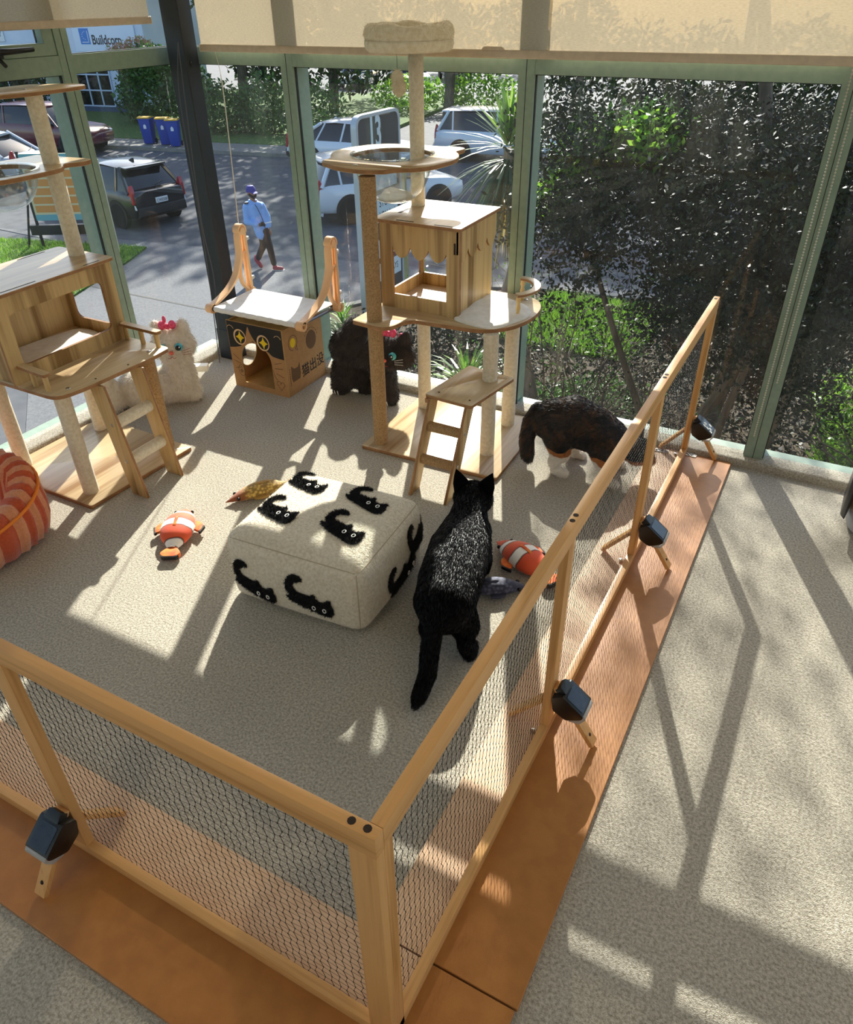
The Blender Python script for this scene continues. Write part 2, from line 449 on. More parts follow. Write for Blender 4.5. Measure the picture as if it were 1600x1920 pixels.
# carpeted kerb along the glass: rounded top
kp = rpoly([(WY-.037, -.01), (WY-.037, .032), (WY+.05, .032), (WY+.05, -.01)], [0, .02, .005, 0])
tag(obj('trim_1', MB().prism(kp, 'x', WX, RX), CARPET), kind='structure')
kp2 = rpoly([(WX+.045, -.01), (WX+.045, .032), (WX-.05, .032), (WX-.05, -.01)], [0, .02, .005, 0])
tag(obj('trim_2', MB().prism(kp2, 'y', RY, WY-.038), CARPET), kind='structure')
PAINT = mat('painted wall', '#b9b3a6', .8, bump=.05, bscale=200)
CEILM = mat('ceiling board', '#d8d4ca', .9)
CZ = 2.75
tag(obj('ceiling', MB().box(WX-.12, RX, RY, WY+.12, CZ, CZ+.1), CEILM, smooth=False), kind='structure')
tag(obj('wall_rear', MB().box(WX-.12, RX, RY-.12, RY, 0, CZ), PAINT, smooth=False), kind='structure')
wr = MB(); wr.box(RX, RX+.12, RY, WY+.1, 0, .9); wr.box(RX, RX+.12, RY, WY+.1, 2.3, CZ)
for y in (RY, -1.9, .3, 2.6): wr.box(RX, RX+.12, y, y+.25, .9, 2.3)
tag(obj('wall_right', wr, PAINT, smooth=False), kind='structure')

# back window wall
TB, TT = 1.313, 1.376           # transom underside and top
wb = struct('wall_back', (0, WY, 0))
def mullion(x0, x1):
    m = MB(); m.box(x0, x1, WY, WY+.014, .02, CZ); m.box(x0-.003, x1+.003, WY+.014, WY+.026, .02, CZ, 1)
    m.box(x0+.002, x1-.002, WY+.026, WY+.11, .02, CZ)
    m.box((x0+x1)/2-.0012, (x0+x1)/2+.0012, WY-.0006, WY+.01, .02, CZ, 1)       # joint line of the split section
    return obj('mullion', m, [MA['frame'], MA['gasket']], wb, bevel=0, smooth=False)
BM = [(-2.772, -2.756), (-2.205, -2.146), (-1.160, -1.099), (-.122, -.053), (.93, .99), (1.98, 2.04), (3.03, 3.09), (4.0, 4.06)]
for a, b in BM[1:]: mullion(a, b)
obj('corner_joint', MB().box(WX-.02, WX+.004, WY-.004, WY+.02, .02, CZ), MA['gasket'], wb, smooth=False)
for i in range(len(BM)-1):
    a, b = BM[i][1], BM[i+1][0]
    m = MB().box(a, b, WY+.002, WY+.014, TB, TT); m.box(a, b, WY+.014, WY+.026, TB-.003, TT+.003, 1); m.box(a, b, WY+.026, WY+.105, TB+.002, TT-.002)
    obj('transom', m, [MA['frame'], MA['gasket']], wb, smooth=False)
    obj('sill_rail', MB().box(a, b, WY+.02, WY+.10, -.02, .03), MA['frame'], wb, smooth=False)
    obj('pane', MB().box(a-.002, b+.002, WY+.017, WY+.023, .02, TB), MA['pane'], wb, smooth=False)
    obj('pane', MB().box(a-.002, b+.002, WY+.017, WY+.023, TT, CZ), MA['pane'], wb, smooth=False)

# left window wall
wl = struct('wall_left', (WX, 0, 0))
LM = [(2.838, 2.850), (2.227, 2.287), (1.15, 1.21), (.1, .16), (-.95, -.89), (-2.0, -1.94), (-3.05, -2.99), (-3.98, -3.92)]
for a, b in LM[1:]:
    m = MB(); m.box(WX-.014, WX, a, b, .02, CZ); m.box(WX-.026, WX-.014, a-.003, b+.003, .02, CZ, 1); m.box(WX-.11, WX-.026, a+.002, b-.002, .02, CZ)
    m.box(WX-.01, WX+.0006, (a+b)/2-.0012, (a+b)/2+.0012, .02, CZ, 1)
    obj('mullion', m, [MA['frame'], MA['gasket']], wl, smooth=False)
for i in range(len(LM)-1):
    b, a = LM[i][0], LM[i+1][1]
    m = MB().box(WX-.014, WX-.002, a, b, TB, TT); m.box(WX-.026, WX-.014, a, b, TB-.003, TT+.003, 1); m.box(WX-.105, WX-.026, a, b, TB+.002, TT-.002)
    obj('transom', m, [MA['frame'], MA['gasket']], wl, smooth=False)
    obj('sill_rail', MB().box(WX-.10, WX-.02, a, b, -.02, .03), MA['frame'], wl, smooth=False)
    obj('pane', MB().box(WX-.023, WX-.017, a-.002, b+.002, .02, TB), MA['pane'], wl, smooth=False)
    if i != 1: obj('pane', MB().box(WX-.023, WX-.017, a-.002, b+.002, TT, CZ), MA['pane'], wl, smooth=False)
# opening sash beside the left mullion, with its black lever
w1 = struct('window_1', (WX, 1.7, TT))
o_, i_ = [(1.21, TT), (2.227, TT), (2.227, 2.2), (1.21, 2.2)], [(1.255, TT+.042), (2.178, TT+.042), (2.178, 2.155), (1.255, 2.155)]
obj('sash_frame', MB().prism(o_, 'x', WX-.040, WX-.004, [i_]), MA['frame'], w1, bevel=.003, seg=1)
obj('pane', MB().box(WX-.026, WX-.020, 1.25, 2.18, TT+.04, 2.16), MA['pane'], w1, smooth=False)
obj('sash_gasket', MB().prism([(1.2, TT-.003), (2.232, TT-.003), (2.232, 2.21), (1.2, 2.21)], 'x', WX-.048, WX-.040, [i_]), MA['gasket'], w1, smooth=False)
obj('pane', MB().box(WX-.023, WX-.017, 1.2, 2.23, 2.2, CZ), MA['pane'], w1, smooth=False)
h = MB().box(WX-.01, WX+.012, 1.93, 1.99, TT+.004, TT+.036); h.tube([(WX+.01, 1.96, TT+.022), (WX+.04, 1.965, TT+.026), (WX+.046, 1.99, TT+.026), (WX+.046, 2.09, TT+.028)], [.012, .011, .010, .008], 8)
h.tube([(WX+.01, 1.965, TT+.01), (WX+.03, 1.975, TT-.02)], .007, 6)
tag(obj('lever_handle', h, MA['black_plastic'], w1, bevel=.002, seg=1), 'black lever handle on the opening sash')
# charcoal steel post standing in the corner
cp = struct('trim_3', (-2.65, 2.765, 0))
obj('post', MB().box(-2.70, -2.602, 2.72, 2.80, 0, CZ), MA['post'], cp, bevel=.004, seg=1)
obj('base_sleeve', MB().box(-2.703, -2.599, 2.717, 2.803, 0, .16), MA['post'], cp, bevel=.004, seg=1)
for z in (1.335, 1.345): obj('bolt', MB().sph((-2.602, 2.745, z-.02), .006, 8, 6), MA['black_plastic'], cp)

# roller blinds: thin sheer cloth that lets some sun straight through
def blind_mat():
    m = bpy.data.materials.new('blind cloth'); m.use_nodes = True; nt = m.node_tree; nt.nodes.clear()
    out = nt.nodes.new('ShaderNodeOutputMaterial')
    mp = coords(nt, (1, 1, 420)); n = noise(nt, mp, 1.0, 3); mp2 = coords(nt, (500, 500, 30)); n2 = noise(nt, mp2, 1.0, 2)
    r = ramp(nt, S('#bdb4a4'), S('#cdc5b6'), .3, .7)
    mp3 = coords(nt, (90, 90, 420)); n3 = noise(nt, mp3, 1.0, 3); nt.links.new(n3.outputs['Fac'], r.inputs[0])
    d = nt.nodes.new('ShaderNodeBsdfDiffuse'); t = nt.nodes.new('ShaderNodeBsdfTranslucent'); tr = nt.nodes.new('ShaderNodeBsdfTransparent')
    tr.inputs[0].default_value = (1, .95, .86, 1)
    nt.links.new(r.outputs[0], d.inputs[0]); nt.links.new(r.outputs[0], t.inputs[0])
    a = nt.nodes.new('ShaderNodeMixShader'); a.inputs[0].default_value = .42; nt.links.new(d.outputs[0], a.inputs[1]); nt.links.new(t.outputs[0], a.inputs[2])
    b = nt.nodes.new('ShaderNodeMixShader'); b.inputs[0].default_value = .23; nt.links.new(a.outputs[0], b.inputs[1]); nt.links.new(tr.outputs[0], b.inputs[2])
    nt.links.new(b.outputs[0], out.inputs[0]); return m
BLIND = blind_mat(); BAR = mat('blind hem bar', '#cbb9a2', .7, '#bfae98', 40)
def blind(nm, axis, p, a, b, zb, label, endcap=True):
    loc = (0, 0, 0)
    t = thing('roller_blind', (((a+b)/2, p, zb) if axis == 'x' else (p, (a+b)/2, zb)), label, 'blind', 'roller blinds')
    if axis == 'x':
        obj('blind_cloth', MB().box(a, b, p-.0005, p+.0005, zb+.02, CZ-.04), BLIND, t, smooth=False)
        obj('bottom_bar', MB().prism(rpoly([(p-.009, zb), (p+.009, zb), (p+.007, zb+.026), (p-.007, zb+.026)], .007, 3), 'x', a-.002, b+.002), BAR, t)
        for x in (a-.004, b+.001): obj('end_cap', MB().prism(rpoly([(p-.010, zb-.001), (p+.010, zb-.001), (p+.008, zb+.027), (p-.008, zb+.027)], .007, 3), 'x', x, x+.003), MA['white_plastic'], t)
        obj('roller_tube', MB().tube([(a, p, CZ-.035), (b, p, CZ-.035)], .022, 12), BAR, t)
    else:
        obj('blind_cloth', MB().box(p-.0005, p+.0005, a, b, zb+.02, CZ-.04), BLIND, t, smooth=False)
        obj('bottom_bar', MB().prism(rpoly([(p-.009, zb), (p+.009, zb), (p+.007, zb+.026), (p-.007, zb+.026)], .007, 3), 'y', a-.002, b+.002), BAR, t)
        for y in (a-.004, b+.001): obj('end_cap', MB().prism(rpoly([(p-.010, zb-.001), (p+.010, zb-.001), (p+.008, zb+.027), (p-.008, zb+.027)], .007, 3), 'y', y, y+.003), MA['white_plastic'], t)
        obj('roller_tube', MB().tube([(p, a, CZ-.035), (p, b, CZ-.035)], .022, 12), BAR, t)
    return t
BY = WY-.042
b1 = blind('b', 'x', BY, -2.575, -.062, 1.362, 'wide cream roller blind across the top of the back windows')
for x in (-1.555, -1.24): obj('bar_clip', MB().prism(rpoly([(x-.045, 1.386), (x+.045, 1.386), (x+.035, 1.397), (x-.035, 1.397)], .006), 'y', BY-.007, BY+.006), BAR, b1)
blind('b', 'x', BY, -.03, 2.0, 1.362, 'cream roller blind above the rightmost back pane')
blind('b', 'y', WX+.03, .9, 2.685, 1.462, 'cream roller blind over the left window wall')
# bead chain hanging down the right mullion
ch = thing('bead_chain', (-.088, WY-.012, .3), 'looped silver bead chain hanging down the right window mullion', 'blind chain')
def beads(x, z0, z1, y):
    mb = MB(); z = z1
    while z > z0:
        mb.sph((x, y, z), .0034, 6, 4); z -= .0095
    mb.tube([(x, y, z0), (x, y, z1)], .0009, 4); return mb
o = obj('chain_run', beads(-.102, .13, 1.36, WY-.012), mat('bead steel', '#cfc9bd', .3, metal=.7), ch); o['kind'] = 'stuff'
o = obj('chain_run', beads(-.074, .36, 1.36, WY-.012), bpy.data.materials['bead steel'], ch); o['kind'] = 'stuff'
# cords by the post
cd = MB(); cd.tube(smooth_path([(-2.60, 2.69, 1.40), (-2.615, 2.66, 1.2), (-2.61, 2.65, .8), (-2.625, 2.655, .45), (-2.62, 2.62, .04)], 8), .0022, 6)
cd.tube(smooth_path([(-2.60, 2.69, 1.40), (-2.585, 2.655, 1.15), (-2.60, 2.645, .7), (-2.60, 2.66, .42), (-2.61, 2.61, .03)], 8), .0022, 6)
tag(obj('blind_cord', cd, MA['cord_dark'], loc=(-2.62, 2.62, .03)), 'thin grey double cord hanging beside the charcoal corner post', 'cord')
tag(obj('pull_wand', MB().tube(smooth_path([(-2.505, BY, 1.366), (-2.519, WY-.010, 1.25), (-2.532, WY-.008, .95), (-2.545, WY-.010, .663)], 6), [.0009]*6+[.0024]*13, 6), MA['cord'], loc=(-2.54, WY-.012, .66)), 'thin pale wand hanging before the back pane left of the first mullion', 'wand')
# added glowing panels that lift the room's shade, out of the camera's view
em = bpy.data.materials.new('fill panel glow'); em.use_nodes = True; _b = em.node_tree.nodes['Principled BSDF']
_b.inputs['Emission Color'].default_value = (1, .95, .88, 1); _b.inputs['Emission Strength'].default_value = FILL_LIGHT
for i, (x, y) in enumerate([(-1.2, -1.2), (1.2, -1.2), (3.2, -1.2), (-1.2, -3.0), (1.2, -3.0), (3.2, -3.0), (1.4, .8), (3.2, .8)]):
    t = thing('fill_panel', (x, y, CZ), 'square white fill panel added out of view behind the camera', 'fill light', 'added fill panels')
    obj('fill_frame', MB().prism([(x-.31, y-.31), (x+.31, y-.31), (x+.31, y+.31), (x-.31, y+.31)], 'z', CZ-.02, CZ, [[(x-.29, y-.29), (x+.29, y-.29), (x+.29, y+.29), (x-.29, y+.29)]]), CEILM, t, smooth=False)
    obj('diffuser', MB().box(x-.29, x+.29, y-.29, y+.29, CZ-.012, CZ-.004), em, t, smooth=False)

# ------------------------------------------------------------------ outdoors: ground
G = -3.4
ASPH = mat('asphalt', '#636467', .85, '#737475', 30, bump=.3, bscale=180, spec=.2)
ROADM = mat('road asphalt', '#505257', .85, '#5d5f63', 3, bump=.2, bscale=120, spec=.25)
CONC = mat('concrete', '#7d7a72', .85, '#8a867d', 8)
SOIL = mat('garden soil', '#3a3026', .95, '#52452f', 14, bump=.6, bscale=40)
GRASS = mat('turf base', '#3a5219', .95, '#557326', 8, bump=.5, bscale=80)
tag(obj('ground', MB().box(-70, 40, 2.95, 75, G-.3, G), ROADM, smooth=False), kind='structure')
tag(obj('ground_drive', MB().prism([(-6.9, 9.3), (-5.0, 14.2), (-3.4, 14.3), (-3.4, 15.2), (-20, 12.6), (-14.9, 12.3), (-13.2, 8.6), (-6.6, 3.2), (-6.6, 9.3)], 'z', G, G+.012), ASPH, smooth=False), kind='structure')
# expansion joint across the drive and the footpath edge
tag(obj('trim_4', MB().box(-13.6, -7.2, 10.30, 10.345, G+.012, G+.016, R=None), mat('joint', '#55544f', .9), smooth=False), kind='structure')
RD = Vector((.985, .17, 0)); RN = Vector((-.17, .985, 0))
def road_strip(p0, along0, along1, off0, off1, z0, z1):
    p0 = Vector(p0); q = [p0+RD*a+RN*o for a, o in ((along0, off0), (along1, off0), (along1, off1), (along0, off1))]
    return MB().prism([(p.x, p.y) for p in q], 'z', z0, z1)
KP = (-26.3, 23.0, 0)
tag(obj('trim_5', road_strip(KP, -25, 9, 0, .18, G, G+.13), CONC, smooth=False), kind='structure')
tag(obj('ground_footpath', road_strip(KP, -25, 9, .18, 1.7, G, G+.12), CONC, smooth=False), kind='structure')
tag(obj('ground_verge', road_strip(KP, -25, 9, 1.7, 20, G, G+.14), GRASS, smooth=False), kind='structure')
# lawn below the left wall
lawn = [(-14.65, 12.95), (-14.2, 12.0), (-13.2, 9.3), (-12.6, 2.96), (-30, 2.96), (-30, 9.2), (-18.6, 11.9)]
tag(obj('ground_lawn', MB().prism(lawn, 'z', G, G+.05), GRASS, smooth=False), kind='structure')
# garden bed beside the glass, with its concrete edge
bed = [(-8.35, 10.7), (-7.0, 13.2), (-5.2, 14.0), (-3.0, 14.3), (6, 14.8), (12, 14.8), (12, 2.96), (-5.6, 2.96), (-6.6, 6)]
tag(obj('ground_garden', MB().prism(bed, 'z', G, G+.10), SOIL, smooth=False), kind='structure')
edge = [(p[0], p[1]) for p in bed[-1:]+bed[:5]]
kb = MB()
for a, b in zip(edge[:-1], edge[1:]):
    a, b = Vector((*a, 0)), Vector((*b, 0)); d = (b-a).normalized(); nn = Vector((-d.y, d.x, 0))*.08
    kb.prism([((a-nn).x, (a-nn).y), ((b-nn).x, (b-nn).y), ((b+nn).x, (b+nn).y), ((a+nn).x, (a+nn).y)], 'z', G, G+.14)
tag(obj('trim_6', kb, CONC, smooth=False), kind='structure')
# outside face of this building under the floor
tag(obj('wall_outside', MB().box(WX-.12, RX, 2.8, 2.95, G, -.12), CONC, smooth=False), kind='structure')
tag(obj('wall_outside_left', MB().box(WX-.12, WX, RY, 2.8, G, -.12), CONC, smooth=False), kind='structure')
tag(obj('ground_side', MB().box(-70, WX-.12, -30, 2.95, G-.3, G), ROADM, smooth=False), kind='structure')
tag(obj('ground_side_lawn', MB().box(-30, -13, -10, 2.95, G, G+.05), GRASS, smooth=False), kind='structure')
# ------------------------------------------------------------------ playpen fence
FX, FY, FZ = -.330, .450, .648      # outer faces and top of the fence
BT = .012                           # board thickness
pen = thing('playpen_fence', (FX, FY, BT), 'golden pine playpen fence with black netting, standing on orange boards', 'fence')
TW, TH = .021, .046                 # member thickness, face width
Y2 = 2.812; X2 = -2.45
def dowel(x, y): obj('dowel_hole', MB().lathe([(.0062, 0), (.0062, .0012), (.0045, .0012)], (x, y, FZ-.0006), 10), MA['dark_hole'], pen)
obj('top_rail', MB().box(FX-TW, FX, FY+TW, Y2, FZ-TH, FZ), MW['pine_y'], pen, bevel=.0025)
obj('top_rail', MB().box(X2, FX, FY, FY+TW, FZ-TH, FZ), MW['pine_x'], pen, bevel=.0025)
obj('bottom_rail', MB().box(FX-TW, FX, FY+TW, Y2, BT, BT+.030), MW['pine_y'], pen, bevel=.002)
obj('bottom_rail', MB().box(X2, FX-TW, FY, FY+TW, BT, BT+.030), MW['pine_x'], pen, bevel=.002)
for y in (1.238, 2.018, Y2-.022):
    obj('post', MB().box(FX-TW-.0005, FX-.0005, y-.021, y+.021, BT+.028, FZ-TH+.002), MW['pine'], pen, bevel=.002)
obj('post', MB().box(FX-TH, FX+.0005, FY-.0005, FY+TW-.0015, BT, FZ-TH+.002), MW['pine'], pen, bevel=.002)
obj('post', MB().box(FX-TW-.001, FX, FY+TW-.001, FY+TW+.022, BT, FZ-TH+.002), MW['pine'], pen, bevel=.002)
for x in (-1.118, -1.905):
    obj('post', MB().box(x-.021, x+.021, FY+.0005, FY+TW+.0005, BT+.028, FZ-TH+.002), MW['pine'], pen, bevel=.002)
for (x, y) in ((FX-.018, FY+.011), (FX-.043, FY+.011), (FX-.011, 1.252), (FX-.011, 1.274), (FX-.011, 2.040), (FX-.011, 2.062), (FX-.011, Y2-.03)): dowel(x, y)
# netting: diamond cord mesh with knots, hung on the inner face
def net(u0, u1, z0, z1, place, seed):
    """hung square mesh: stout zigzag uprights, thin cross threads, a knot where they meet"""
    rnd = np.random.RandomState(seed); a, b = .0172, .0185
    nu, nz = int(round((u1-u0)/a)), int(round((z1-z0)/b)); mb = MB(); pts = {}
    for i in range(nu+1):
        for j in range(nz+1):
            zig = .0024*(1 if (i+j) % 2 else -1)
            u = u0+(u1-u0)*i/nu+zig+rnd.normal(0, .0008); z = z0+(z1-z0)*j/nz+rnd.normal(0, .0012)+.0022*math.sin(i*.55+seed)
            pts[i, j] = Vector(place(u, z, .004*math.sin(u*7)*math.sin(PI*j/nz)+rnd.normal(0, .0008)))
    def thread(p, q, r):
        t = (q-p).normalized(); s = t.orthogonal().normalized()*r; c = t.cross(s)
        mb.add([p+s, p-s*.5+c*.87, p-s*.5-c*.87, q+s, q-s*.5+c*.87, q-s*.5-c*.87], [(0,1,4,3),(1,2,5,4),(2,0,3,5)])
    for (i, j), p in pts.items():
        mb.add([p+Vector(q)*.0014 for q in ((1,0,0),(-1,0,0),(0,1,0),(0,-1,0),(0,0,1.7),(0,0,-1.7))], [(0,2,4),(2,1,4),(1,3,4),(3,0,4),(2,0,5),(1,2,5),(3,1,5),(0,3,5)])
        if (i, j+1) in pts: thread(p, pts[i, j+1], .00058)
        if (i+1, j) in pts: thread(p, pts[i+1, j], .00032)
    return mb
for k, (u0, u1) in enumerate(((FY+TW+.02, 1.222), (1.254, 2.002), (2.034, Y2-.036))):
    o = obj('net_panel', net(u0-.012, u1+.012, BT+.026, FZ-TH+.004, lambda u, z, d: (FX-TW-.001-abs(d)*.3, u, z), k), MA['net'], pen, smooth=False); o['kind'] = 'stuff'
for k, (u0, u1) in enumerate(((-1.10, FX-TH+.004), (-1.89, -1.136), (-2.43, -1.922))):
    o = obj('net_panel', net(u0-.008, u1+.004, BT+.026, FZ-TH+.004, lambda u, z, d: (u, FY+TW+.001+abs(d)*.3, z), 7+k), MA['net'], pen, smooth=False); o['kind'] = 'stuff'
# braces: a sloping strip on each side of a post, screwed to the board
def brace(px, py, d, inner=True):
    """d: unit vector pointing out of the pen"""
    d = Vector((*d, 0)); s = Vector((-d.y, d.x, 0))
    def strip(p0, p1, wdt, th):
        p0, p1 = Vector(p0), Vector(p1); t = (p1-p0).normalized(); n = t.cross(s).normalized()
        mb = MB(); v = []
        for p in (p0, p1):
            for a, b in ((-1, -1), (1, -1), (1, 1), (-1, 1)): v.append(p+s*a*wdt/2+n*b*th/2)
        return mb.add(v, [(0,1,2,3),(7,6,5,4),(0,4,5,1),(1,5,6,2),(2,6,7,3),(3,7,4,0)])
    c = Vector((px, py, 0))
    b = obj('brace', strip(c+d*.112+Vector((0,0,BT+.008)), c+d*.004+Vector((0,0,BT+.165)), .030, .013), MW['pine'], pen, bevel=.002)
    m = MB().sph((0, 0, 0), .001, 4, 3); hp = c+d*.098+Vector((0,0,BT+.034))
    obj('screw_hole', MB().sph(hp, (.006, .006, .006), 10, 6), MA['dark_hole'], b)
    if inner: 
        obj('brace', strip(c-d*.106+Vector((0,0,BT+.007)), c-d*.024+Vector((0,0,BT+.105)), .028, .012), MW['pine'], pen, bevel=.002)
        obj('screw', MB().lathe([(0, .007), (.006, .006), (.007, .001), (.007, 0)], (px-d.x*.035+s.x*-.03, py-d.y*.035+s.y*-.03, BT+.003), 10), MA['metal'], pen)
SL = {}
for y in (1.238, 2.018, Y2-.022): brace(FX, y, (1, 0))
brace(-1.112, FY, (0, -1))
# solar lamps clipped on the outer braces
def solar_lamp(px, py, d, label, patterned=False):
    d = Vector((*d, 0)); s = Vector((-d.y, d.x, 0)); z = Vector((0, 0, 1))
    t = thing('solar_lamp', (px+d.x*.05, py+d.y*.05, .10), label, 'lamp', 'solar lamps on the fence braces')
    c = Vector((px, py, 0))+d*.020+z*(BT+.172)       # upper back edge of the housing
    ax = (d*.80-z*.60).normalized()                   # runs down along the lamp's top
    up = s.cross(ax); up = up if up.z > 0 else -up
    Rm = Matrix((ax, s, up)).transposed()
    def pr(poly, h, mi=0, sd=None):
        mb = MB().prism(poly, 'z', h[0], h[1]); mb.v = [c+Rm @ Vector(p) for p in mb.v]; return mb
    L, Wd = .082, .033
    # housing: wedge seen from its side
    hs = MB().prism(rpoly([(0, -.030), (.012, 0), (L, 0), (L+.004, -.012), (L-.014, -.052), (.03, -.058)], .006, 2), 'y', -Wd, Wd)
    hs.v = [c+Rm @ Vector(p) for p in hs.v]
    obj('housing', hs, MA['black_plastic'], t, bevel=.003)
    pp = obj('solar_panel', pr(rpoly([(.022, -Wd+.008), (L-.006, -Wd+.008), (L-.006, Wd-.008), (.022, Wd-.008)], .003, 2), (-.001, .0012)), MA['solar'], t)
    if patterned:
        k = MB()
        for i in range(7):
            u, v = .03+.06*random.random(), random.uniform(-.024, .024); q = pr(rpoly([(u-.007, v-.004), (u+.006, v-.006), (u+.008, v+.004), (u-.004, v+.007)], .003), (.0012, .0016)); k.add(q.v, q.f)
        obj('print', k, MA['fabric_white'], pp)
    ln = MB().prism(rpoly([(L-.002, .000), (L+.010, -.004), (L+.012, -.030), (L-.008, -.050), (L-.010, -.030)], .004, 2), 'y', -Wd+.003, Wd-.003)
    ln.v = [c+Rm @ Vector(p) for p in ln.v]
    obj('lens', ln, LENS, t, bevel=.002)
    obj('clip', MB().prism(rpoly([(-.006, -.02), (.02, -.02), (.02, .006), (-.006, .004)], .004), 'y', -.018, .018).__class__ and pr(rpoly([(-.006, -.016), (.016, -.022), (.016, .022), (-.006, .016)], .005), (-.018, .003)), MA['black_plastic'], t, bevel=.002)
    return t
LENS = mat('frosted lens', '#e9e6e2', .25, trans=.6, spec=.5)
solar_lamp(FX, 1.238, (1, 0), 'black solar lamp on the fence brace nearest the camera on the right side')
solar_lamp(FX, 2.018, (1, 0), 'black solar lamp on the middle brace of the right fence')
solar_lamp(FX, Y2-.03, (1, 0), 'solar lamp with black and white patterned top at the far fence end', True)
solar_lamp(-1.112, FY, (0, -1), 'black solar lamp on the front fence at the lower left')
# boards under the fence
t = thing('base_board', (-.31, 1.7, 0), 'long wooden board under the right hand fence, orange outside the fence, pale inside', 'board', 'boards under the fence')
obj('varnished_strip', MB().box(FX-TW*.5, -.156, .606, 2.798, 0, BT), MW['mdf'], t, bevel=.0012, seg=1); obj('bare_strip', MB().box(-.462, FX-TW*.5, .606, 2.798, 0, BT), MW['mdf_in'], t, smooth=False)
t = thing('base_board', (-1.2, .45, 0), 'long wooden board under the front fence, orange outside the fence, pale inside', 'board', 'boards under the fence')
obj('varnished_strip', MB().prism([(-2.45, .288), (-.160, .288), (-.160, .602), (FX-TW*.5, .602), (FX-TW*.5, FY+TW*.5), (-2.45, FY+TW*.5)], 'z', 0, BT), MW['mdf'], t, bevel=.0012, seg=1); obj('bare_strip', MB().box(-2.45, FX-TW*.5, FY+TW*.5, .602, 0, BT), MW['mdf_in'], t, smooth=False)
# two patterned cards by the far end
for i, (x, y, r) in enumerate(((-.425, 2.765, .15), (-.318, 2.785, -.1))):
    t = thing('patterned_card', (x, y, .0005 if i == 0 else BT+.0005), ('small black and white patterned card inside the far end of the fence', 'small black and white patterned card outside the far end of the fence')[i], 'card', 'patterned cards', rz=r)
    obj('card', MB().prism(rpoly([(-.030, -.011), (.030, -.011), (.030, .011), (-.030, .011)], .003), 'z', .0125 if i == 0 else 0, .0150 if i == 0 else .0025), MA['fabric_white'], t, local=True)
    k = MB()
    for j in range(9):
        u, v = random.uniform(-.024, .024), random.uniform(-.007, .007); zz = .0151 if i == 0 else .0026
        k.prism(rpoly([(u-.004, v-.002), (u+.004, v-.003), (u+.003, v+.003), (u-.003, v+.002)], .002, 2), 'z', zz, zz+.0004)
    obj('print', k, MA['print_black'], t, local=True)

# ------------------------------------------------------------------ right cat tree
def post(nm, x, y, z0, z1, r, m, par, n=20): return obj(nm, MB().lathe([(r*.97, 0), (r, .004), (r, z1-z0-.004), (r*.97, z1-z0)], (x, y, z0), n), m, par)
def sisal_mat():
    m, nt, b = base_mat('sisal rope'); mp = coords(nt, (1, 1, 1))
    n = noise(nt, mp, 160, 3, .7); r = ramp(nt, S('#8a6a43'), S('#bd9a6e'), .3, .7); nt.links.new(n.outputs['Fac'], r.inputs[0]); nt.links.new(r.outputs[0], b.inputs['Base Color'])
    b.inputs['Roughness'].default_value = .9; bp = nt.nodes.new('ShaderNodeBump'); bp.inputs['Strength'].default_value = .6; bp.inputs['Distance'].default_value = .002
    nt.links.new(n.outputs['Fac'], bp.inputs['Height']); nt.links.new(bp.outputs[0], b.inputs['Normal']); return m
SISAL = sisal_mat()
def sisal_post(x, y, z0, z1, r, par):
    prof = []; p = .0052; n = int((z1-z0)/p)
    for i in range(n):
        z = i*p
        prof += [(r-.0011, z), (r, z+p*.3), (r, z+p*.7)]
    prof.append((r-.0011, n*p)); fz = MB().lathe(prof, (x, y, z0), 18)
    o = obj('sisal_post', fz, SISAL, par)
    # loose fibres
    k = 500; a = np.random.rand(k)*2*PI; z = np.random.rand(k)*(z1-z0)
    P = np.stack([x+r*np.cos(a), y+r*np.sin(a), z0+z], 1)-np.array(wloc(par)); D = np.stack([np.cos(a), np.sin(a), np.random.normal(0, .6, k)], 1); D /= np.linalg.norm(D, axis=1)[:, None]
    V, Q, T = strands(P, D, .003+.005*np.random.rand(k), .0005)
    f = link('loose_fibre', np_mesh('loose_fibre', V, Q, T, [SISAL]), par); f['kind'] = 'stuff'
    return o
def hung_bolt(x, y, z, par): return obj('bolt', MB().lathe([(0, .004), (.007, .003), (.009, 0)], (x, y, z), 12), MA['metal'], par)
PZ, PY_, PX = ([MW['panel_z'], MW['edge']], [MW['panel_y'], MW['edge']], [MW['panel_x'], MW['edge']])
def board(nm, poly, z0, z1, par, m=None, holes=()): return obj(nm, MB().prism(poly, 'z', z0, z1, holes, 0, 1), m or PY_, par, bevel=.0015, seg=1, ang=50)
RT = thing('cat_tree', (-1.23, 2.52, 0), 'tall oak cat tree with plush bed on top and canopied house', 'cat tree', 'cat trees')
board('base', rpoly([(-1.535, 2.245), (-.932, 2.262), (-.945, 2.79), (-1.535, 2.79)], .012), 0, .016, RT)
sisal_post(-1.474, 2.305, .016, 1.05, .0290, RT)
for (x, y, z1, z0) in ((-1.468, 2.677, .525, .016), (-1.044, 2.421, .525, .016), (-1.068, 2.691, .525, .016)): post('plush_post', x, y, z0, z1, .0285, MA['plush_post'], RT)
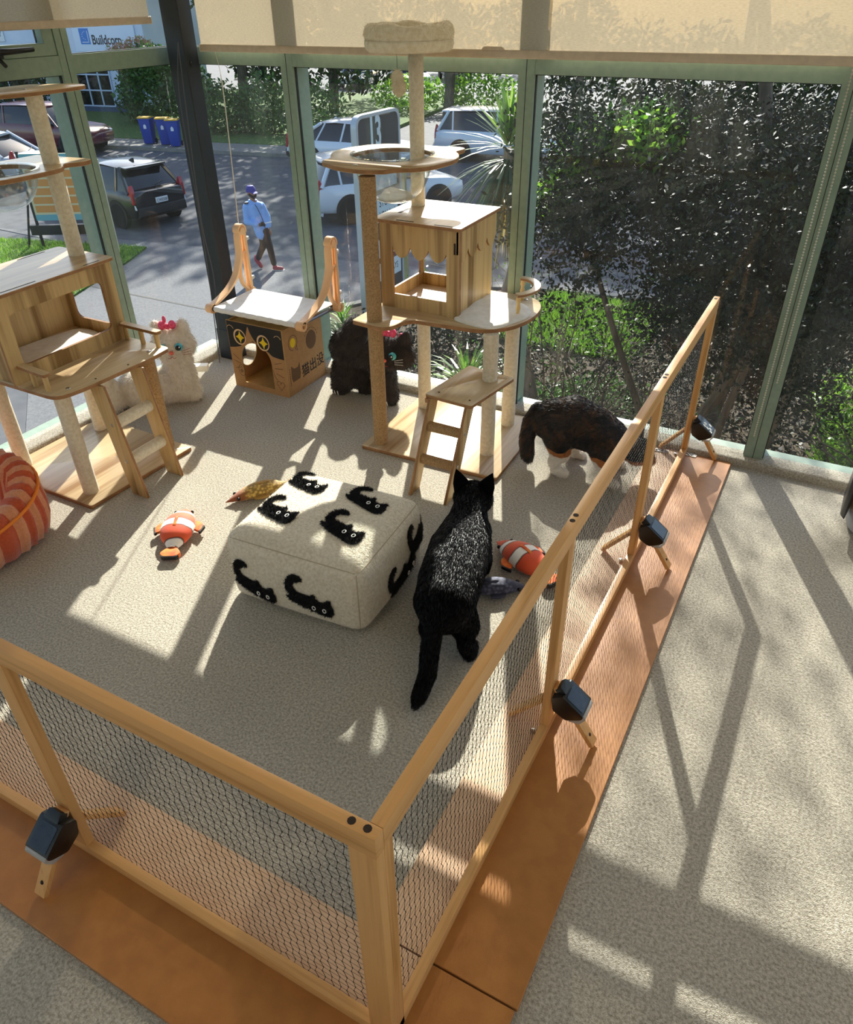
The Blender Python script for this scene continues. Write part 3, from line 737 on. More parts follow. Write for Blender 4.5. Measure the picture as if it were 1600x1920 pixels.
# shelf with the ladder hooked under it; the post passes through a hole
def circ(x, y, r, n=20): return [(x+r*math.cos(2*PI*i/n), y+r*math.sin(2*PI*i/n)) for i in range(n)]
board('shelf', rpoly([(-1.205, 2.20), (-1.01, 2.185), (-.965, 2.475), (-1.17, 2.505)], .008), .327, .340, RT, holes=[circ(-1.044, 2.421, .0289)])
for q in ((-1.165, 2.235), (-1.035, 2.225)): obj('screw_hole', MB().lathe([(.004, 0), (.004, .0008), (0, .0008)], (q[0], q[1], .340), 10), MA['dark_hole'], RT)
lad = obj('ladder', MB().box(-1.20, -1.188, 2.19, 2.20, .31, .327), MW['edge'], RT, smooth=False); lad['label'] = 'two-rung ladder with rope wrapped rungs'
def stringer_x(x, lad, p0, p1, wdt=.070, th=.012):
    (y0, z0), (y1, z1) = p0, p1
    return obj('stringer', MB().prism([(y0-wdt/2, z0), (y0+wdt/2, z0), (y1+wdt/2, z1), (y1-wdt/2, z1)], 'x', x-th/2, x+th/2, (), 0, 1), PZ, lad, bevel=.001, seg=1, ang=50)
for x in (-1.183, -1.035): stringer_x(x, lad, (2.062, 0), (2.228, .327))
for z in (.115, .225):
    y = 2.062+.166*z/.327
    prof = []; nn = 24
    for i in range(nn): prof += [(.0185, i*.136/nn), (.0198, (i+.5)*.136/nn)]
    rg = MB().lathe([(0, 0)]+prof+[(.0185, .136), (0, .136)], (0, 0, 0), 14)
    rg.v = [(-1.177+p[2], y+p[0], z+p[1]) for p in rg.v]; obj('rung', rg, SISAL, lad)
    b_ = MB().lathe([(0, .003), (.006, .002), (.0075, 0)], (0, 0, 0), 10); b_.v = [(-1.029+p[2], y+p[0], z+p[1]) for p in b_.v]; obj('screw', b_, MA['metal'], lad)
# lower platform, round at the right end
plat = [(-1.553, 2.268), (-1.42, 2.252), (-1.385, 2.275), (-1.37, 2.345), (-1.345, 2.375), (-1.09, 2.392), (-1.03, 2.425), (-.985, 2.48), (-.958, 2.56), (-.952, 2.64), (-.965, 2.72), (-1.0, 2.785), (-1.06, 2.815), (-1.545, 2.815)]
plat = rpoly(plat, [.012, .03, .02, .02, .02, .06, .06, .06, .06, .06, .06, .06, .03, .012])
board('platform', plat, .525, .540, RT, PX, holes=[])
# house with scalloped awning
HX0, HX1, HY0, HY1, HZ0, HZ1 = -1.535, -1.195, 2.462, 2.775, .540, .862
house = obj('house', MB().box(HX0+.02, HX1-.02, HY0+.02, HY1-.02, HZ0, HZ0+.004), PX, RT, smooth=False); house['label'] = 'box house with scalloped canopy and open sides'
def scallop(u0, u1, z, depth, n):
    out = []
    for i in range(n):
        a, b = u0+(u1-u0)*i/n, u0+(u1-u0)*(i+1)/n
        for j in range(9):
            t = j/8; out.append((a+(b-a)*t, z-depth*math.sin(PI*t)**.7))
    return out
fr_hole = [(HX0+.055, HZ0+.055), (HX1-.055, HZ0+.055), (HX1-.055, HZ1-.06)] + [p for p in reversed(scallop(HX0+.055, HX1-.055, HZ1-.095, .042, 3))][1:-1] + [(HX0+.055, HZ1-.095)]
fr_hole = [(HX0+.055, HZ0+.055), (HX1-.055, HZ0+.055)] + [p for p in reversed(scallop(HX0+.055, HX1-.055, HZ1-.085, .042, 3))]
obj('front_panel', MB().prism([(HX0, HZ0), (HX1, HZ0), (HX1, HZ1), (HX0, HZ1)], 'y', HY0, HY0+.010, [fr_hole], 0, 1), PZ, house, smooth=False)
obj('side_panel', MB().box(HX1-.022, HX1-.012, HY0+.010, HY1, HZ0, HZ1), PZ, house, smooth=False)
lw_hole = rpoly([(HY0+.045, HZ0+.055), (HY1-.03, HZ0+.055), (HY1-.03, HZ1-.10), (HY0+.045, HZ1-.10)], .01)
obj('side_panel', MB().prism([(HY0+.010, HZ0), (HY1, HZ0), (HY1, HZ1), (HY0+.010, HZ1)], 'x', HX0+.012, HX0+.022, [lw_hole], 0, 1), PZ, house, smooth=False)
obj('back_panel', MB().box(HX0+.22, HX1-.022, HY1-.010, HY1, HZ0, HZ1), PZ, house, smooth=False)
obj('back_rail', MB().box(HX0+.022, HX0+.22, HY1-.010, HY1, HZ0, HZ0+.05), PZ, house, smooth=False)
aw = [(HY0-.01, HZ1), (HY0-.01, HZ1-.085)] + scallop(HY0-.01, HY1+.01, HZ1-.08, .04, 4) + [(HY1+.01, HZ1)]
obj('side_awning', MB().prism(aw, 'x', HX1-.0118, HX1-.004, (), 0, 1), PZ, house, smooth=False)
obj('corner_strip', MB().prism(rpoly([(HX1-.052, HZ0), (HX1, HZ0), (HX1, HZ1-.004), (HX1-.052, HZ1-.004)], .006), 'y', HY0-.010, HY0, (), 0, 1), PZ, house, smooth=False)
obj('slot', MB().box(HX1-.022, HX1-.014, HY0-.0108, HY0-.0098, HZ1-.085, HZ1-.045), MA['dark_hole'], house, smooth=False)
obj('roof', MB().prism(rpoly([(HX0-.012, HY0-.026), (HX1+.014, HY0-.030), (HX1+.008, HY1+.022), (HX0-.018, HY1+.012)], .006), 'z', HZ1, HZ1+.012, (), 0, 1), PY_, house, bevel=.0015, seg=1)
for q in (((-1.50, 2.55), (-1.49, 2.62)), ((-1.45, 2.452), (-1.38, 2.449)), ((-1.29, 2.447), (-1.22, 2.445)), ((-1.42, 2.76), (-1.35, 2.762)), ((-1.28, 2.765), (-1.22, 2.766))):
    (xa, ya), (xb, yb) = q; obj('slot', MB().box(min(xa, xb)-.002, max(xa, xb)+.002, min(ya, yb)-.002, max(ya, yb)+.002, HZ1+.0115, HZ1+.0126), MA['dark_hole'], house, smooth=False)
# curved hand rail on turned balusters
arc = [(-.962+.155*math.cos(a)-.155, 2.66+.165*math.sin(a)) for a in np.linspace(-.75, 1.75, 16)]
inn = [(-.962+.118*math.cos(a)-.155, 2.66+.128*math.sin(a)) for a in np.linspace(1.75, -.75, 16)]
hr = MB().prism([(-.975+.11*math.cos(a)-.095, 2.66+.125*math.sin(a)) for a in np.linspace(-.95, 1.65, 16)] + [(-.975+.080*math.cos(a)-.095, 2.66+.095*math.sin(a)) for a in np.linspace(1.65, -.95, 16)], 'z', .617, .629, (), 0, 1)
obj('hand_rail', hr, PX, RT, bevel=.002, seg=1)
for a in (-.85, 1.55):
    x, y = -.975+.095*math.cos(a)-.095, 2.66+.110*math.sin(a)
    obj('baluster', MB().lathe([(.009, 0), (.010, .008), (.006, .018), (.010, .034), (.0065, .05), (.010, .060), (.008, .077)], (x, y, .540), 14), mat('turned baluster', '#e0bd7d', .4) if a < 0 else bpy.data.materials['turned baluster'], RT)
hung_bolt(-1.05, 2.77, .540, RT)
# pad lying on the platform
pad_pts = [(-1.50, 2.50), (-1.20, 2.485), (-1.05, 2.415), (-.985, 2.56), (-.97, 2.66), (-1.06, 2.72), (-1.19, 2.75), (-1.30, 2.73), (-1.36, 2.62)]
def rag(nm, outline, z, parent, m, label=None, cat=None, amp=.004, th=.004, seed=1, N=26):
    rnd = np.random.RandomState(seed); outline = smooth_path(outline, 5, True); xs = [p[0] for p in outline]; ys = [p[1] for p in outline]
    cx, cy = sum(xs)/len(xs), sum(ys)/len(ys); mb = MB(); n = len(outline); rings = 9
    ph = rnd.rand(6)*6
    hz = lambda x, y: amp*(1+.5*(math.sin(x*31+y*17+ph[0])+math.sin(x*-23+y*41+ph[1])+.6*math.sin(x*67+y*29+ph[2]))*.66)
    v = []
    for k in range(rings+1):
        t = k/rings
        for p in outline:
            x, y = cx+(p[0]-cx)*t, cy+(p[1]-cy)*t; v.append((x, y, z+th+hz(x, y)*(1 if k < rings else .2)))
    f = [(k*n+j, k*n+(j+1) % n, (k+1)*n+(j+1) % n, (k+1)*n+j) for k in range(rings) for j in range(n)]
    base = len(v); v += [(p[0], p[1], z) for p in outline]
    f += [(rings*n+j, rings*n+(j+1) % n, base+(j+1) % n, base+j) for j in range(n)] + [tuple(base+j for j in range(n))[::-1]]
    mb.add(v, f); return obj(nm, mb, m, parent, loc=None if parent is not None else (cx, cy, z), ang=80)
tag(rag('fleece_pad', [(-1.40, 2.50), (-1.22, 2.50), (-1.20, 2.435), (-1.05, 2.41), (-.995, 2.50), (-.968, 2.60), (-1.005, 2.68), (-1.09, 2.73), (-1.19, 2.755), (-1.25, 2.72), (-1.32, 2.62)], .541, None, MA['white_pad'], amp=.006), 'thin white fleece pad draped on the platform of the taller cat tree', 'pad')
# upper post, cat-head tray with clear bowl, bed on top
post('plush_post', -1.490, 2.688, .874, 1.400, .0275, MA['plush_post'], RT)
tray = smooth_path([(-1.56, 2.285), (-1.47, 2.27), (-1.40, 2.30), (-1.36, 2.36), (-1.30, 2.40), (-1.285, 2.50), (-1.275, 2.60), (-1.30, 2.68), (-1.36, 2.735), (-1.375, 2.80), (-1.52, 2.82), (-1.63, 2.795), (-1.66, 2.71), (-1.74, 2.67), (-1.77, 2.58), (-1.745, 2.48), (-1.685, 2.42), (-1.675, 2.33), (-1.64, 2.295)], 4, True)
BCX, BCY, BR = -1.525, 2.565, .150
bowl_hole = circ(BCX, BCY, BR, 40)
board('tray', rpoly([(-1.655, 2.325), (-1.575, 2.283), (-1.475, 2.272), (-1.405, 2.30), (-1.385, 2.345), (-1.33, 2.37), (-1.29, 2.43), (-1.272, 2.55), (-1.285, 2.63), (-1.32, 2.69), (-1.345, 2.715), (-1.335, 2.80), (-1.395, 2.815), (-1.46, 2.79), (-1.56, 2.80), (-1.60, 2.78), (-1.66, 2.77), (-1.72, 2.72), (-1.765, 2.62), (-1.765, 2.54), (-1.735, 2.47), (-1.695, 2.425), (-1.695, 2.35)], .035, 3), 1.055, 1.070, RT, PX, holes=[circ(BCX, BCY, BR-.004, 40)])
def bowl(cx, cy, z, r, depth, par):
    prof = [(r*math.cos(t)**.75 if math.cos(t) > 1e-6 else 0, -depth*math.sin(t)) for t in np.linspace(PI/2, 0, 14)]
    mb = MB().lathe([(max(a, 0), b) for a, b in prof]+[(r+.012, .002), (r+.012, .005), (r+.001, .004)]+[(max(a-.0025, 0), b+.0025) for a, b in prof[::-1][1:]], (cx, cy, z), 40)
    return obj('clear_bowl', mb, MA['clear'], par)
bowl(BCX, BCY, 1.0705, BR-.006, .165, RT)
tag(rag('bowl_pad', [(BCX-.04, BCY-.045), (BCX+.02, BCY-.058), (BCX+.062, BCY-.02), (BCX+.06, BCY+.035), (BCX+.01, BCY+.058), (BCX-.045, BCY+.03)], .918, None, MA['white_pad'], amp=.012, th=.010, seed=4), 'crumpled white pad lying in the clear bowl of the taller cat tree', 'pad')
hung_bolt(-1.535, 2.33, 1.070, RT)
bx, by = -1.485, 2.634
bed = MB().lathe([(0, 0), (.140, 0), (.150, .008), (.154, .022), (.152, .034)], (bx, by, 1.388), 40)
tor = []
for i in range(48):
    a = 2*PI*i/48; wv = .004*math.sin(3*a+1)+.003*math.sin(7*a)
    for j in range(12):
        b = 2*PI*j/12; rr_ = .130+.024*math.cos(b); zz = .052+.029*math.sin(b)+wv*(1 if math.sin(b) > 0 else 0)
        tor.append((bx+rr_*math.cos(a), by+rr_*math.sin(a), 1.388+zz))
tf = [(i*12+j, ((i+1) % 48)*12+j, ((i+1) % 48)*12+(j+1) % 12, i*12+(j+1) % 12) for i in range(48) for j in range(12)]
def fuzz(nm, mb, m, par, n, ln, wid, lay=.45, flow=None):
    me = mb.mesh(nm, m, wloc(par)); me2 = furred(me, n, ln, wid, flow, lay, [m] if not isinstance(m, list) else m); me2.name = nm
    return link(nm, me2, par)
bd = fuzz('bed_base', bed, MA['cream_fur'], RT, 3000, .006, .0009); bd['label'] = 'round cream plush bed base'
fuzz('bed_rim', MB().add(tor, tf), MA['cream_fur'], bd, 9000, .007, .0009)
fuzz('bed_cushion', MB().lathe([(0, .03), (.10, .03), (.115, .02)], (bx, by, 1.388), 30), MA['cream_fur'], bd, 1500, .006, .0009)
pom = obj('hanging_string', MB().tube([(-1.475, 2.53, 1.39), (-1.475, 2.53, 1.335)], .0008, 5), MA['gasket'], RT)
pm = MB().sph((-1.475, 2.53, 1.318), (.019, .019, .022), 16, 12).sph((-1.470, 2.53, 1.290), (.023, .022, .026), 16, 12)
pme = pm.mesh('pompom', MA['cream_fur'], wloc(pom)); p2 = furred(pme, 2500, .010, .0008, None, .5, [MA['cream_fur']]); link('pompom', p2, pom)['label'] = 'cream fur pompom'

# ------------------------------------------------------------------ left cat tree
LT = thing('cat_tree', (-2.46, 1.66, 0), 'oak cat tree at the left with open front house and ladder', 'cat tree', 'cat trees')
board('base', rpoly([(-2.178, 1.408), (-2.155, 1.912), (-2.705, 1.93), (-2.71, 1.41)], .010), 0, .016, LT)
LZ = .455
for (x, y) in ((-2.259, 1.481), (-2.653, 1.494), (-2.623, 1.856)): post('plush_post', x, y, .016, LZ-.014, .0285, MA['plush_post'], LT)
sisal_post(-2.247, 1.868, .016, LZ-.014, .029, LT)
board('platform', rpoly([(-2.175, 1.405), (-2.155, 1.505), (-2.140, 1.80), (-2.150, 1.905), (-2.715, 1.925), (-2.715, 1.41)], [.05, .03, .03, .02, .01, .01]), LZ-.014, LZ, LT)
for q in ((-2.20, 1.475), (-2.19, 1.84)): hung_bolt(q[0], q[1], LZ, LT)
for q in ((-2.178, 1.575), (-2.168, 1.715)): obj('screw_hole', MB().lathe([(.004, 0), (.004, .0008), (0, .0008)], (q[0], q[1], LZ), 10), MA['dark_hole'], LT)
lad = obj('ladder', MB().box(-2.20, -2.188, 1.57, 1.58, LZ-.03, LZ-.014), MW['edge'], LT, smooth=False); lad['label'] = 'two-rung ladder with plush rungs'
for y in (1.562, 1.742):
    obj('stringer', MB().prism([(-2.126, 0), (-2.048, 0), (-2.128, LZ-.014), (-2.200, LZ-.014)], 'y', y-.006, y+.006, (), 0, 1), PZ, lad, bevel=.001, seg=1, ang=50)
for z in (.145, .29):
    x = -2.087-.076*z/LZ
    rg = MB().lathe([(0, 0), (.022, 0), (.023, .003), (.023, .165), (.022, .168), (0, .168)], (0, 0, 0), 16); rg.v = [(x+p[0], 1.568+p[2], z+p[1]) for p in rg.v]; obj('rung', rg, MA['plush_post'], lad)
    b_ = MB().lathe([(0, .003), (.006, .002), (.0075, 0)], (0, 0, 0), 10); b_.v = [(x+p[0], 1.556-p[2], z+p[1]) for p in b_.v]; obj('screw', b_, MA['metal'], lad)
# open-fronted house
hx, hb, hy0, hy1, hz1 = -2.375, -2.665, 1.405, 1.915, .750
house = obj('house', MB().box(hb+.01, hx-.012, hy0+.02, hy1-.02, LZ, LZ+.004), PY_, LT, smooth=False); house['label'] = 'wide box house with a large rounded opening'
obj('front_panel', MB().prism([(hy0, LZ), (hy1, LZ), (hy1, hz1), (hy0, hz1)], 'x', hx-.011, hx, [rpoly([(hy0+.055, LZ+.055), (hy1-.06, LZ+.055), (hy1-.06, hz1-.06), (hy0+.055, hz1-.06)], .028, 5)], 0, 1), PZ, house, smooth=False)
obj('side_panel', MB().prism([(hb, LZ), (hx-.011, LZ), (hx-.011, hz1), (hb, hz1)], 'y', hy1-.022, hy1-.012, [rpoly([(hb+.045, LZ+.05), (hx-.05, LZ+.05), (hx-.05, hz1-.05), (hb+.045, hz1-.05)], .03, 5)], 0, 1), PZ, house, smooth=False)
obj('side_panel', MB().box(hb, hx-.011, hy0+.012, hy0+.022, LZ, hz1), PZ, house, smooth=False)
obj('back_panel', MB().box(hb, hb+.010, hy0+.022, hy1-.022, LZ, hz1), PZ, house, smooth=False)
obj('roof', MB().prism(rpoly([(hx+.014, hy0-.02), (hx+.010, hy1+.016), (hb-.01, hy1+.022), (hb-.012, hy0-.02)], .02), 'z', hz1, hz1+.012, (), 0, 1), PY_, house, bevel=.0015, seg=1)
for q in ((-2.38, 1.80, -2.376, 1.87), (-2.385, 1.46, -2.381, 1.60), (-2.66, 1.74, -2.656, 1.86)): obj('slot', MB().box(q[0], q[2], q[1], q[3], hz1+.0115, hz1+.0126), MA['dark_hole'], house, smooth=False)
tag(rag('fleece_pad', [(-2.645, 1.45), (-2.50, 1.44), (-2.40, 1.45), (-2.395, 1.60), (-2.40, 1.74), (-2.47, 1.86), (-2.60, 1.87), (-2.64, 1.70)], LZ+.005, None, MA['white_pad'], amp=.006, seed=9), 'white fleece pad inside the house of the left cat tree', 'pad')
# little railings on round pegs
for (a, b) in (((-2.395, 1.445), (-2.235, 1.432)), ((-2.362, 1.893), (-2.180, 1.888))):
    d = Vector((b[0]-a[0], b[1]-a[1])); d.normalize(); n_ = Vector((-d.y, d.x))*.014
    a_, b_ = Vector(a)-d*.008, Vector(b)+d*.012
    obj('hand_rail', MB().prism(rpoly([tuple(a_+n_), tuple(a_-n_), tuple(b_-n_), tuple(b_+n_)], .01), 'z', LZ+.055, LZ+.067, (), 0, 1), PX, LT, bevel=.0015, seg=1)
    for t in (.03, .5, .95):
        x, y = a[0]+(b[0]-a[0])*t, a[1]+(b[1]-a[1])*t
        obj('peg', MB().lathe([(.009, 0), (.009, .055)], (x, y, LZ), 14), MW['panel_z'], LT)
post('plush_post', -2.515, 1.888, hz1+.012, 1.288, .0285, MA['plush_post'], LT)
BX2, BY2 = -2.61, 1.70
obj('tray', MB().prism(rpoly([(-2.715, 1.985), (-2.45, 2.01), (-2.435, 1.955), (-2.475, 1.90), (-2.42, 1.86), (-2.40, 1.79), (-2.41, 1.60), (-2.46, 1.50), (-2.72, 1.48)], [.01, .02, .02, .03, .03, .06, .06, .06, .02], 4), 'z', 1.062, 1.077, [circ(-2.565, 1.70, .130, 36)], 0, 1), PX, LT, bevel=.0015, seg=1)
bowl(-2.565, 1.70, 1.0775, .128, .125, LT)
board('top_disc', rpoly([(-2.72, 2.03), (-2.57, 2.13), (-2.49, 2.10), (-2.465, 1.96), (-2.47, 1.80), (-2.52, 1.68), (-2.72, 1.66)], [.02, .05, .06, .08, .08, .06, .02], 5), 1.288, 1.300, LT, PX)
hung_bolt(-2.57, 1.90, 1.300, LT)
# ------------------------------------------------------------------ outdoors: cars
CARGLASS = mat('car glass', '#0b0f14', .06, spec=.8); TYRE = mat('tyre rubber', '#141414', .85); RIM = mat('alloy rim', '#a9acb0', .3, metal=.8)
REDLAMP = mat('red lamp', '#a31222', .2, spec=.7); CLEARLAMP = mat('clear lamp', '#dfe6ea', .15, spec=.7); TRIMBLK = mat('black trim', '#111214', .5); PLATE = mat('number plate', '#dfe3e6', .5)
def paint(n, c): return mat('paint '+n, c, .25, spec=.6, coat=.8)
def car(label, cx, cy, head, body, L=4.2, W=1.74, Hh=1.46, style='hatch', plate='', group=None, wheelbase=2.55, wheels=True):
    a = math.atan2(head[1], head[0]); t = thing('car', (cx, cy, G), label, 'car', group, rz=a)
    l, wd = L/2, W/2; sill, belt = .24, Hh*.62
    def pt(nm, mb, m, par=None, **k): return obj(nm, mb, m, par or t, local=True, **k)
    if style == 'hatch':  prof = [(-l, .42, belt-.02, .86), (-l+.10, .30, belt+.03, .95), (-l+.6, .24, belt+.03, 1), (0, .24, belt, 1), (l-1.25, .24, belt-.06, 1), (l-.5, .26, belt-.17, .96), (l-.12, .30, belt-.30, .88), (l, .36, .62, .72)]
    elif style == 'suv': prof = [(-l, .45, belt, .88), (-l+.10, .34, belt+.03, .96), (-l+.6, .30, belt+.03, 1), (0, .30, belt, 1), (l-1.25, .30, belt-.03, 1), (l-.45, .32, belt-.10, .97), (l-.10, .36, belt-.22, .9), (l, .42, .72, .76)]
    else: prof = [(-l, .45, belt-.12, .84), (-l+.12, .34, belt-.02, .94), (-l+.7, .24, belt, 1), (0, .24, belt-.02, 1), (l-1.3, .24, belt-.06, 1), (l-.5, .26, belt-.16, .96), (l-.12, .32, belt-.28, .88), (l, .38, .6, .72)]
    v = []; n = 11
    for (x, zs, zb, k) in prof:
        w_ = wd*k
        hs = [(w_*.90, zs), (w_*.99, zs+.12), (w_, (zs+zb)/2), (w_*.985, zb-.10), (w_*.93, zb-.01), (w_*.5, zb+.02)]
        ring = [(x, -y, z) for y, z in hs] + [(x, y, z) for y, z in hs[::-1]]; n = len(ring); v += ring
    f = [(i*n+j, i*n+(j+1) % n, (i+1)*n+(j+1) % n, (i+1)*n+j) for i in range(len(prof)-1) for j in range(n)] + [tuple(range(n))[::-1], tuple((len(prof)-1)*n+j for j in range(n))]
    pt('body', MB().add(v, f), body, ang=50)
    rb, rt, ft, fb = {'hatch': (-l+.16, -l+.62, l-1.95, l-1.22), 'suv': (-l+.14, -l+.50, l-1.95, l-1.25), 'sedan': (-l+.45, -l+1.35, l-2.05, l-1.25)}[style]
    wb_, wt = wd*.93, wd*.70; z0, z1 = belt-.02, Hh-.03
    zf = z0-.05
    gl = [(rb, -wb_, z0), (fb, -wb_, zf), (fb, wb_, zf), (rb, wb_, z0), (rt, -wt, z1), (ft, -wt, z1), (ft, wt, z1), (rt, wt, z1)]
    pt('glasshouse', MB().add(gl, [(0,1,2,3),(7,6,5,4),(0,4,5,1),(1,5,6,2),(2,6,7,3),(3,7,4,0)]), CARGLASS, bevel=.05, seg=2)
    rf = []
    for (x, k, z) in ((rt-.16, .92, z1-.03), (rt+.1, 1.0, z1+.02), ((rt+ft)/2, 1.02, z1+.05), (ft, .98, z1+.015), (ft+.08, .9, z1-.03)):
        rf += [(x, -wt*k-.03, z-.02), (x, -wt*k*.7, z+.025), (x, 0, z+.03), (x, wt*k*.7, z+.025), (x, wt*k+.03, z-.02), (x, 0, z-.05)]
    ff = [(i*6+j, i*6+(j+1) % 6, (i+1)*6+(j+1) % 6, (i+1)*6+j) for i in range(4) for j in range(6)] + [tuple(range(6))[::-1], tuple(24+j for j in range(6))]
    pt('roof', MB().add(rf, ff), body, ang=60)
    for s in (-1, 1):
        for (a_, b_, r_) in (((rb, z0), (rt, z1), .055), ((fb, zf), (ft, z1), .035), ((.05 if style != 'sedan' else -.15, z0-.02), (-.02, z1), .035), ((rb+.55 if style != 'sedan' else rb+.75, z0), (rt+.15, z1), .03)):
            pt('pillar', MB().tube([(a_[0], s*wb_*1.005, a_[1]), (b_[0], s*wt*1.02, b_[1])], r_, 6), body)
    if wheels:
        for x in (-wheelbase/2, wheelbase/2):
            for s in (-1, 1):
                R_ = .335 if style == 'suv' else .31
                ar = MB().lathe([(0, 0), (R_+.065, 0), (R_+.065, .012), (0, .012)], (0, 0, 0), 24); ar.v = [(x+p[0], s*(wd-.004)+s*p[2]*.9, R_+.02+p[1]) for p in ar.v]
                pt('wheel_arch', ar, TRIMBLK)
                ty = MB().lathe([(R_*.62, -.10), (R_*.95, -.10), (R_, -.07), (R_, .07), (R_*.95, .10), (R_*.62, .10)], (0, 0, 0), 24); ty.v = [(x+p[0], s*(wd-.085)+p[2], R_+p[1]) for p in ty.v]
                wh = pt('wheel', ty, TYRE)
                rm = MB().lathe([(0, .045), (R_*.12, .05), (R_*.14, .03), (R_*.2, .03)], (0, 0, 0), 12); rm.lathe([(R_*.55, .03), (R_*.64, .07), (R_*.66, .03)], (0, 0, 0), 24)
                for k in range(10):
                    an = 2*PI*k/10; c_, s_ = math.cos(an), math.sin(an); q = R_*.03
                    rm.add([(R_*.12*c_-q*s_, R_*.12*s_+q*c_, .045), (R_*.12*c_+q*s_, R_*.12*s_-q*c_, .045), (R_*.6*c_+q*1.8*s_, R_*.6*s_-q*1.8*c_, .05), (R_*.6*c_-q*1.8*s_, R_*.6*s_+q*1.8*c_, .05)], [(0, 1, 2, 3)])
                rm.v = [(x+p[0], s*(wd-.02+p[2]-.05), R_+p[1]) for p in rm.v]; pt('rim', rm, RIM, wh)
    for s in (-1, 1):
        tl = MB().prism(rpoly([(0, belt-.27), (.20, belt-.20), (.16, belt+.05), (.07, belt+.20), (.02, belt+.02)], .03), 'y', 0, .10); tl.v = [(-l+.02+p[0]*1.0, s*(wd*.84+p[1]*1.02-.02), p[2]) for p in tl.v]
        pt('tail_lamp', tl, REDLAMP, bevel=.01)
        c2 = MB().prism(rpoly([(0, belt-.40), (.10, belt-.36), (.16, belt-.26), (.02, belt-.28)], .02), 'y', 0, .09); c2.v = [(-l+.01+p[0], s*(wd*.80+p[1]), p[2]) for p in c2.v]; pt('reverse_lamp', c2, CLEARLAMP)
        hl = MB().sph((l-.22, s*wd*.70, belt-.28), (.20, .17, .075), 14, 8); pt('head_lamp', hl, CLEARLAMP)
        mr = MB().sph((fb-.35, s*(wd+.08), belt+.04), (.07, .11, .07), 12, 8); pt('mirror', mr, body)
    pt('bumper', MB().prism(rpoly([(-l-.06, .34), (-l+.16, .24), (-l+.20, .56), (-l-.04, .56)], .03), 'y', -wd*.84, wd*.84), TRIMBLK if style != 'suv' else body, bevel=.02)
    pl = pt('number_plate', MB().box(-l-.055, -l-.03, -.18, .18, belt-.30, belt-.17), PLATE, bevel=.004, seg=1)
    if plate:
        me = text_mesh(plate, .105, TRIMBLK, .001, .8, 0, 'CENTER'); me.transform(Matrix(((0, 0, -1, -l-.057), (-1, 0, 0, 0), (0, 1, 0, belt-.275), (0, 0, 0, 1)))); o = link('plate_text', me, pl)
    wp = MB().tube([(-l+.10, .02, belt+.10), (-l+.14, -.22, belt+.16)], .013, 5); pt('wiper', wp, TRIMBLK)
    if style != 'sedan': pt('rear_spoiler', MB().box(rt-.26, rt-.02, -wt, wt, z1-.03, z1+.015), body, bevel=.015)
    if style == 'hatch': pt('aerial', MB().prism([(0, 0), (.20, 0), (.03, .075), (0, .075)], 'y', -.02, .02).__class__().prism([(rt+.25, z1+.05), (rt+.45, z1+.06), (rt+.29, z1+.13), (rt+.25, z1+.13)], 'y', -.02, .02), TRIMBLK)
    rg = MB(); th_ = np.linspace(0, 2*PI, 20, endpoint=False)
    if style == 'hatch':
        rg.tube([(-l-.004+.03, .068*math.cos(q), belt-.03+.048*math.sin(q)) for q in list(th_)+[0.0]], .008, 5); rg.tube([(-l+.024, .03*math.cos(q), belt-.03+.046*math.sin(q)) for q in list(th_)+[0.0]], .006, 5)
        rg.tube([(-l+.02, .06*math.cos(q), belt-.01+.016*math.sin(q)) for q in list(th_)+[0.0]], .006, 5); pt('emblem', rg, RIM)
    return t
car('black hatchback seen from behind, parked on the drive', -17.82, 15.12, (-.987, .16), paint('black', '#0c0e12'), 4.05, 1.70, 1.46, 'hatch', 'CWE508')
car('dark red off-roader parked along the far kerb', -28.3, 21.75, RD[:2], paint('maroon', '#5d1a26'), 4.45, 1.82, 1.66, 'suv', 'KUB314')
car('light red car at the left edge behind the dark red off-roader', -34.0, 20.7, RD[:2], paint('red', '#a8474c'), 4.3, 1.74, 1.45, 'hatch')
car('white fastback with dark windows parked across the street', -15.9, 24.15, RD[:2], paint('white', '#dfe4ea'), 4.5, 1.80, 1.40, 'sedan')
car('white off-roader on the drive, partly behind the tall cat tree', -11.40, 18.55, (.58, .815), paint('pearl', '#d3d9e0'), 4.30, 1.78, 1.56, 'suv', 'MRT77')
car('white car behind the palm with one red tail lamp showing', -11.6, 27.1, RD[:2], paint('white two', '#cfd6de'), 4.5, 1.80, 1.62, 'suv')
car('silver car low at the left edge behind the clear bowl', -25.6, 16.6, (-.98, -.2), paint('silver', '#b9bfc6'), 4.3, 1.75, 1.45, 'sedan')
car('pale car far off between dark trees, left of the hanging pompom', -30.6, 47.5, (.3, -.95), paint('pale', '#aab2bb'), 4.4, 1.76, 1.45, 'hatch')
car('pale car far off just below the hanging pompom', -27.4, 48.5, (.75, -.66), paint('pale two', '#b5bdc6'), 4.4, 1.76, 1.45, 'hatch')
car('dark car far off behind the hanging pompom', -26.6, 53.5, (.6, -.8), paint('slate', '#59646f'), 4.4, 1.76, 1.5, 'suv')

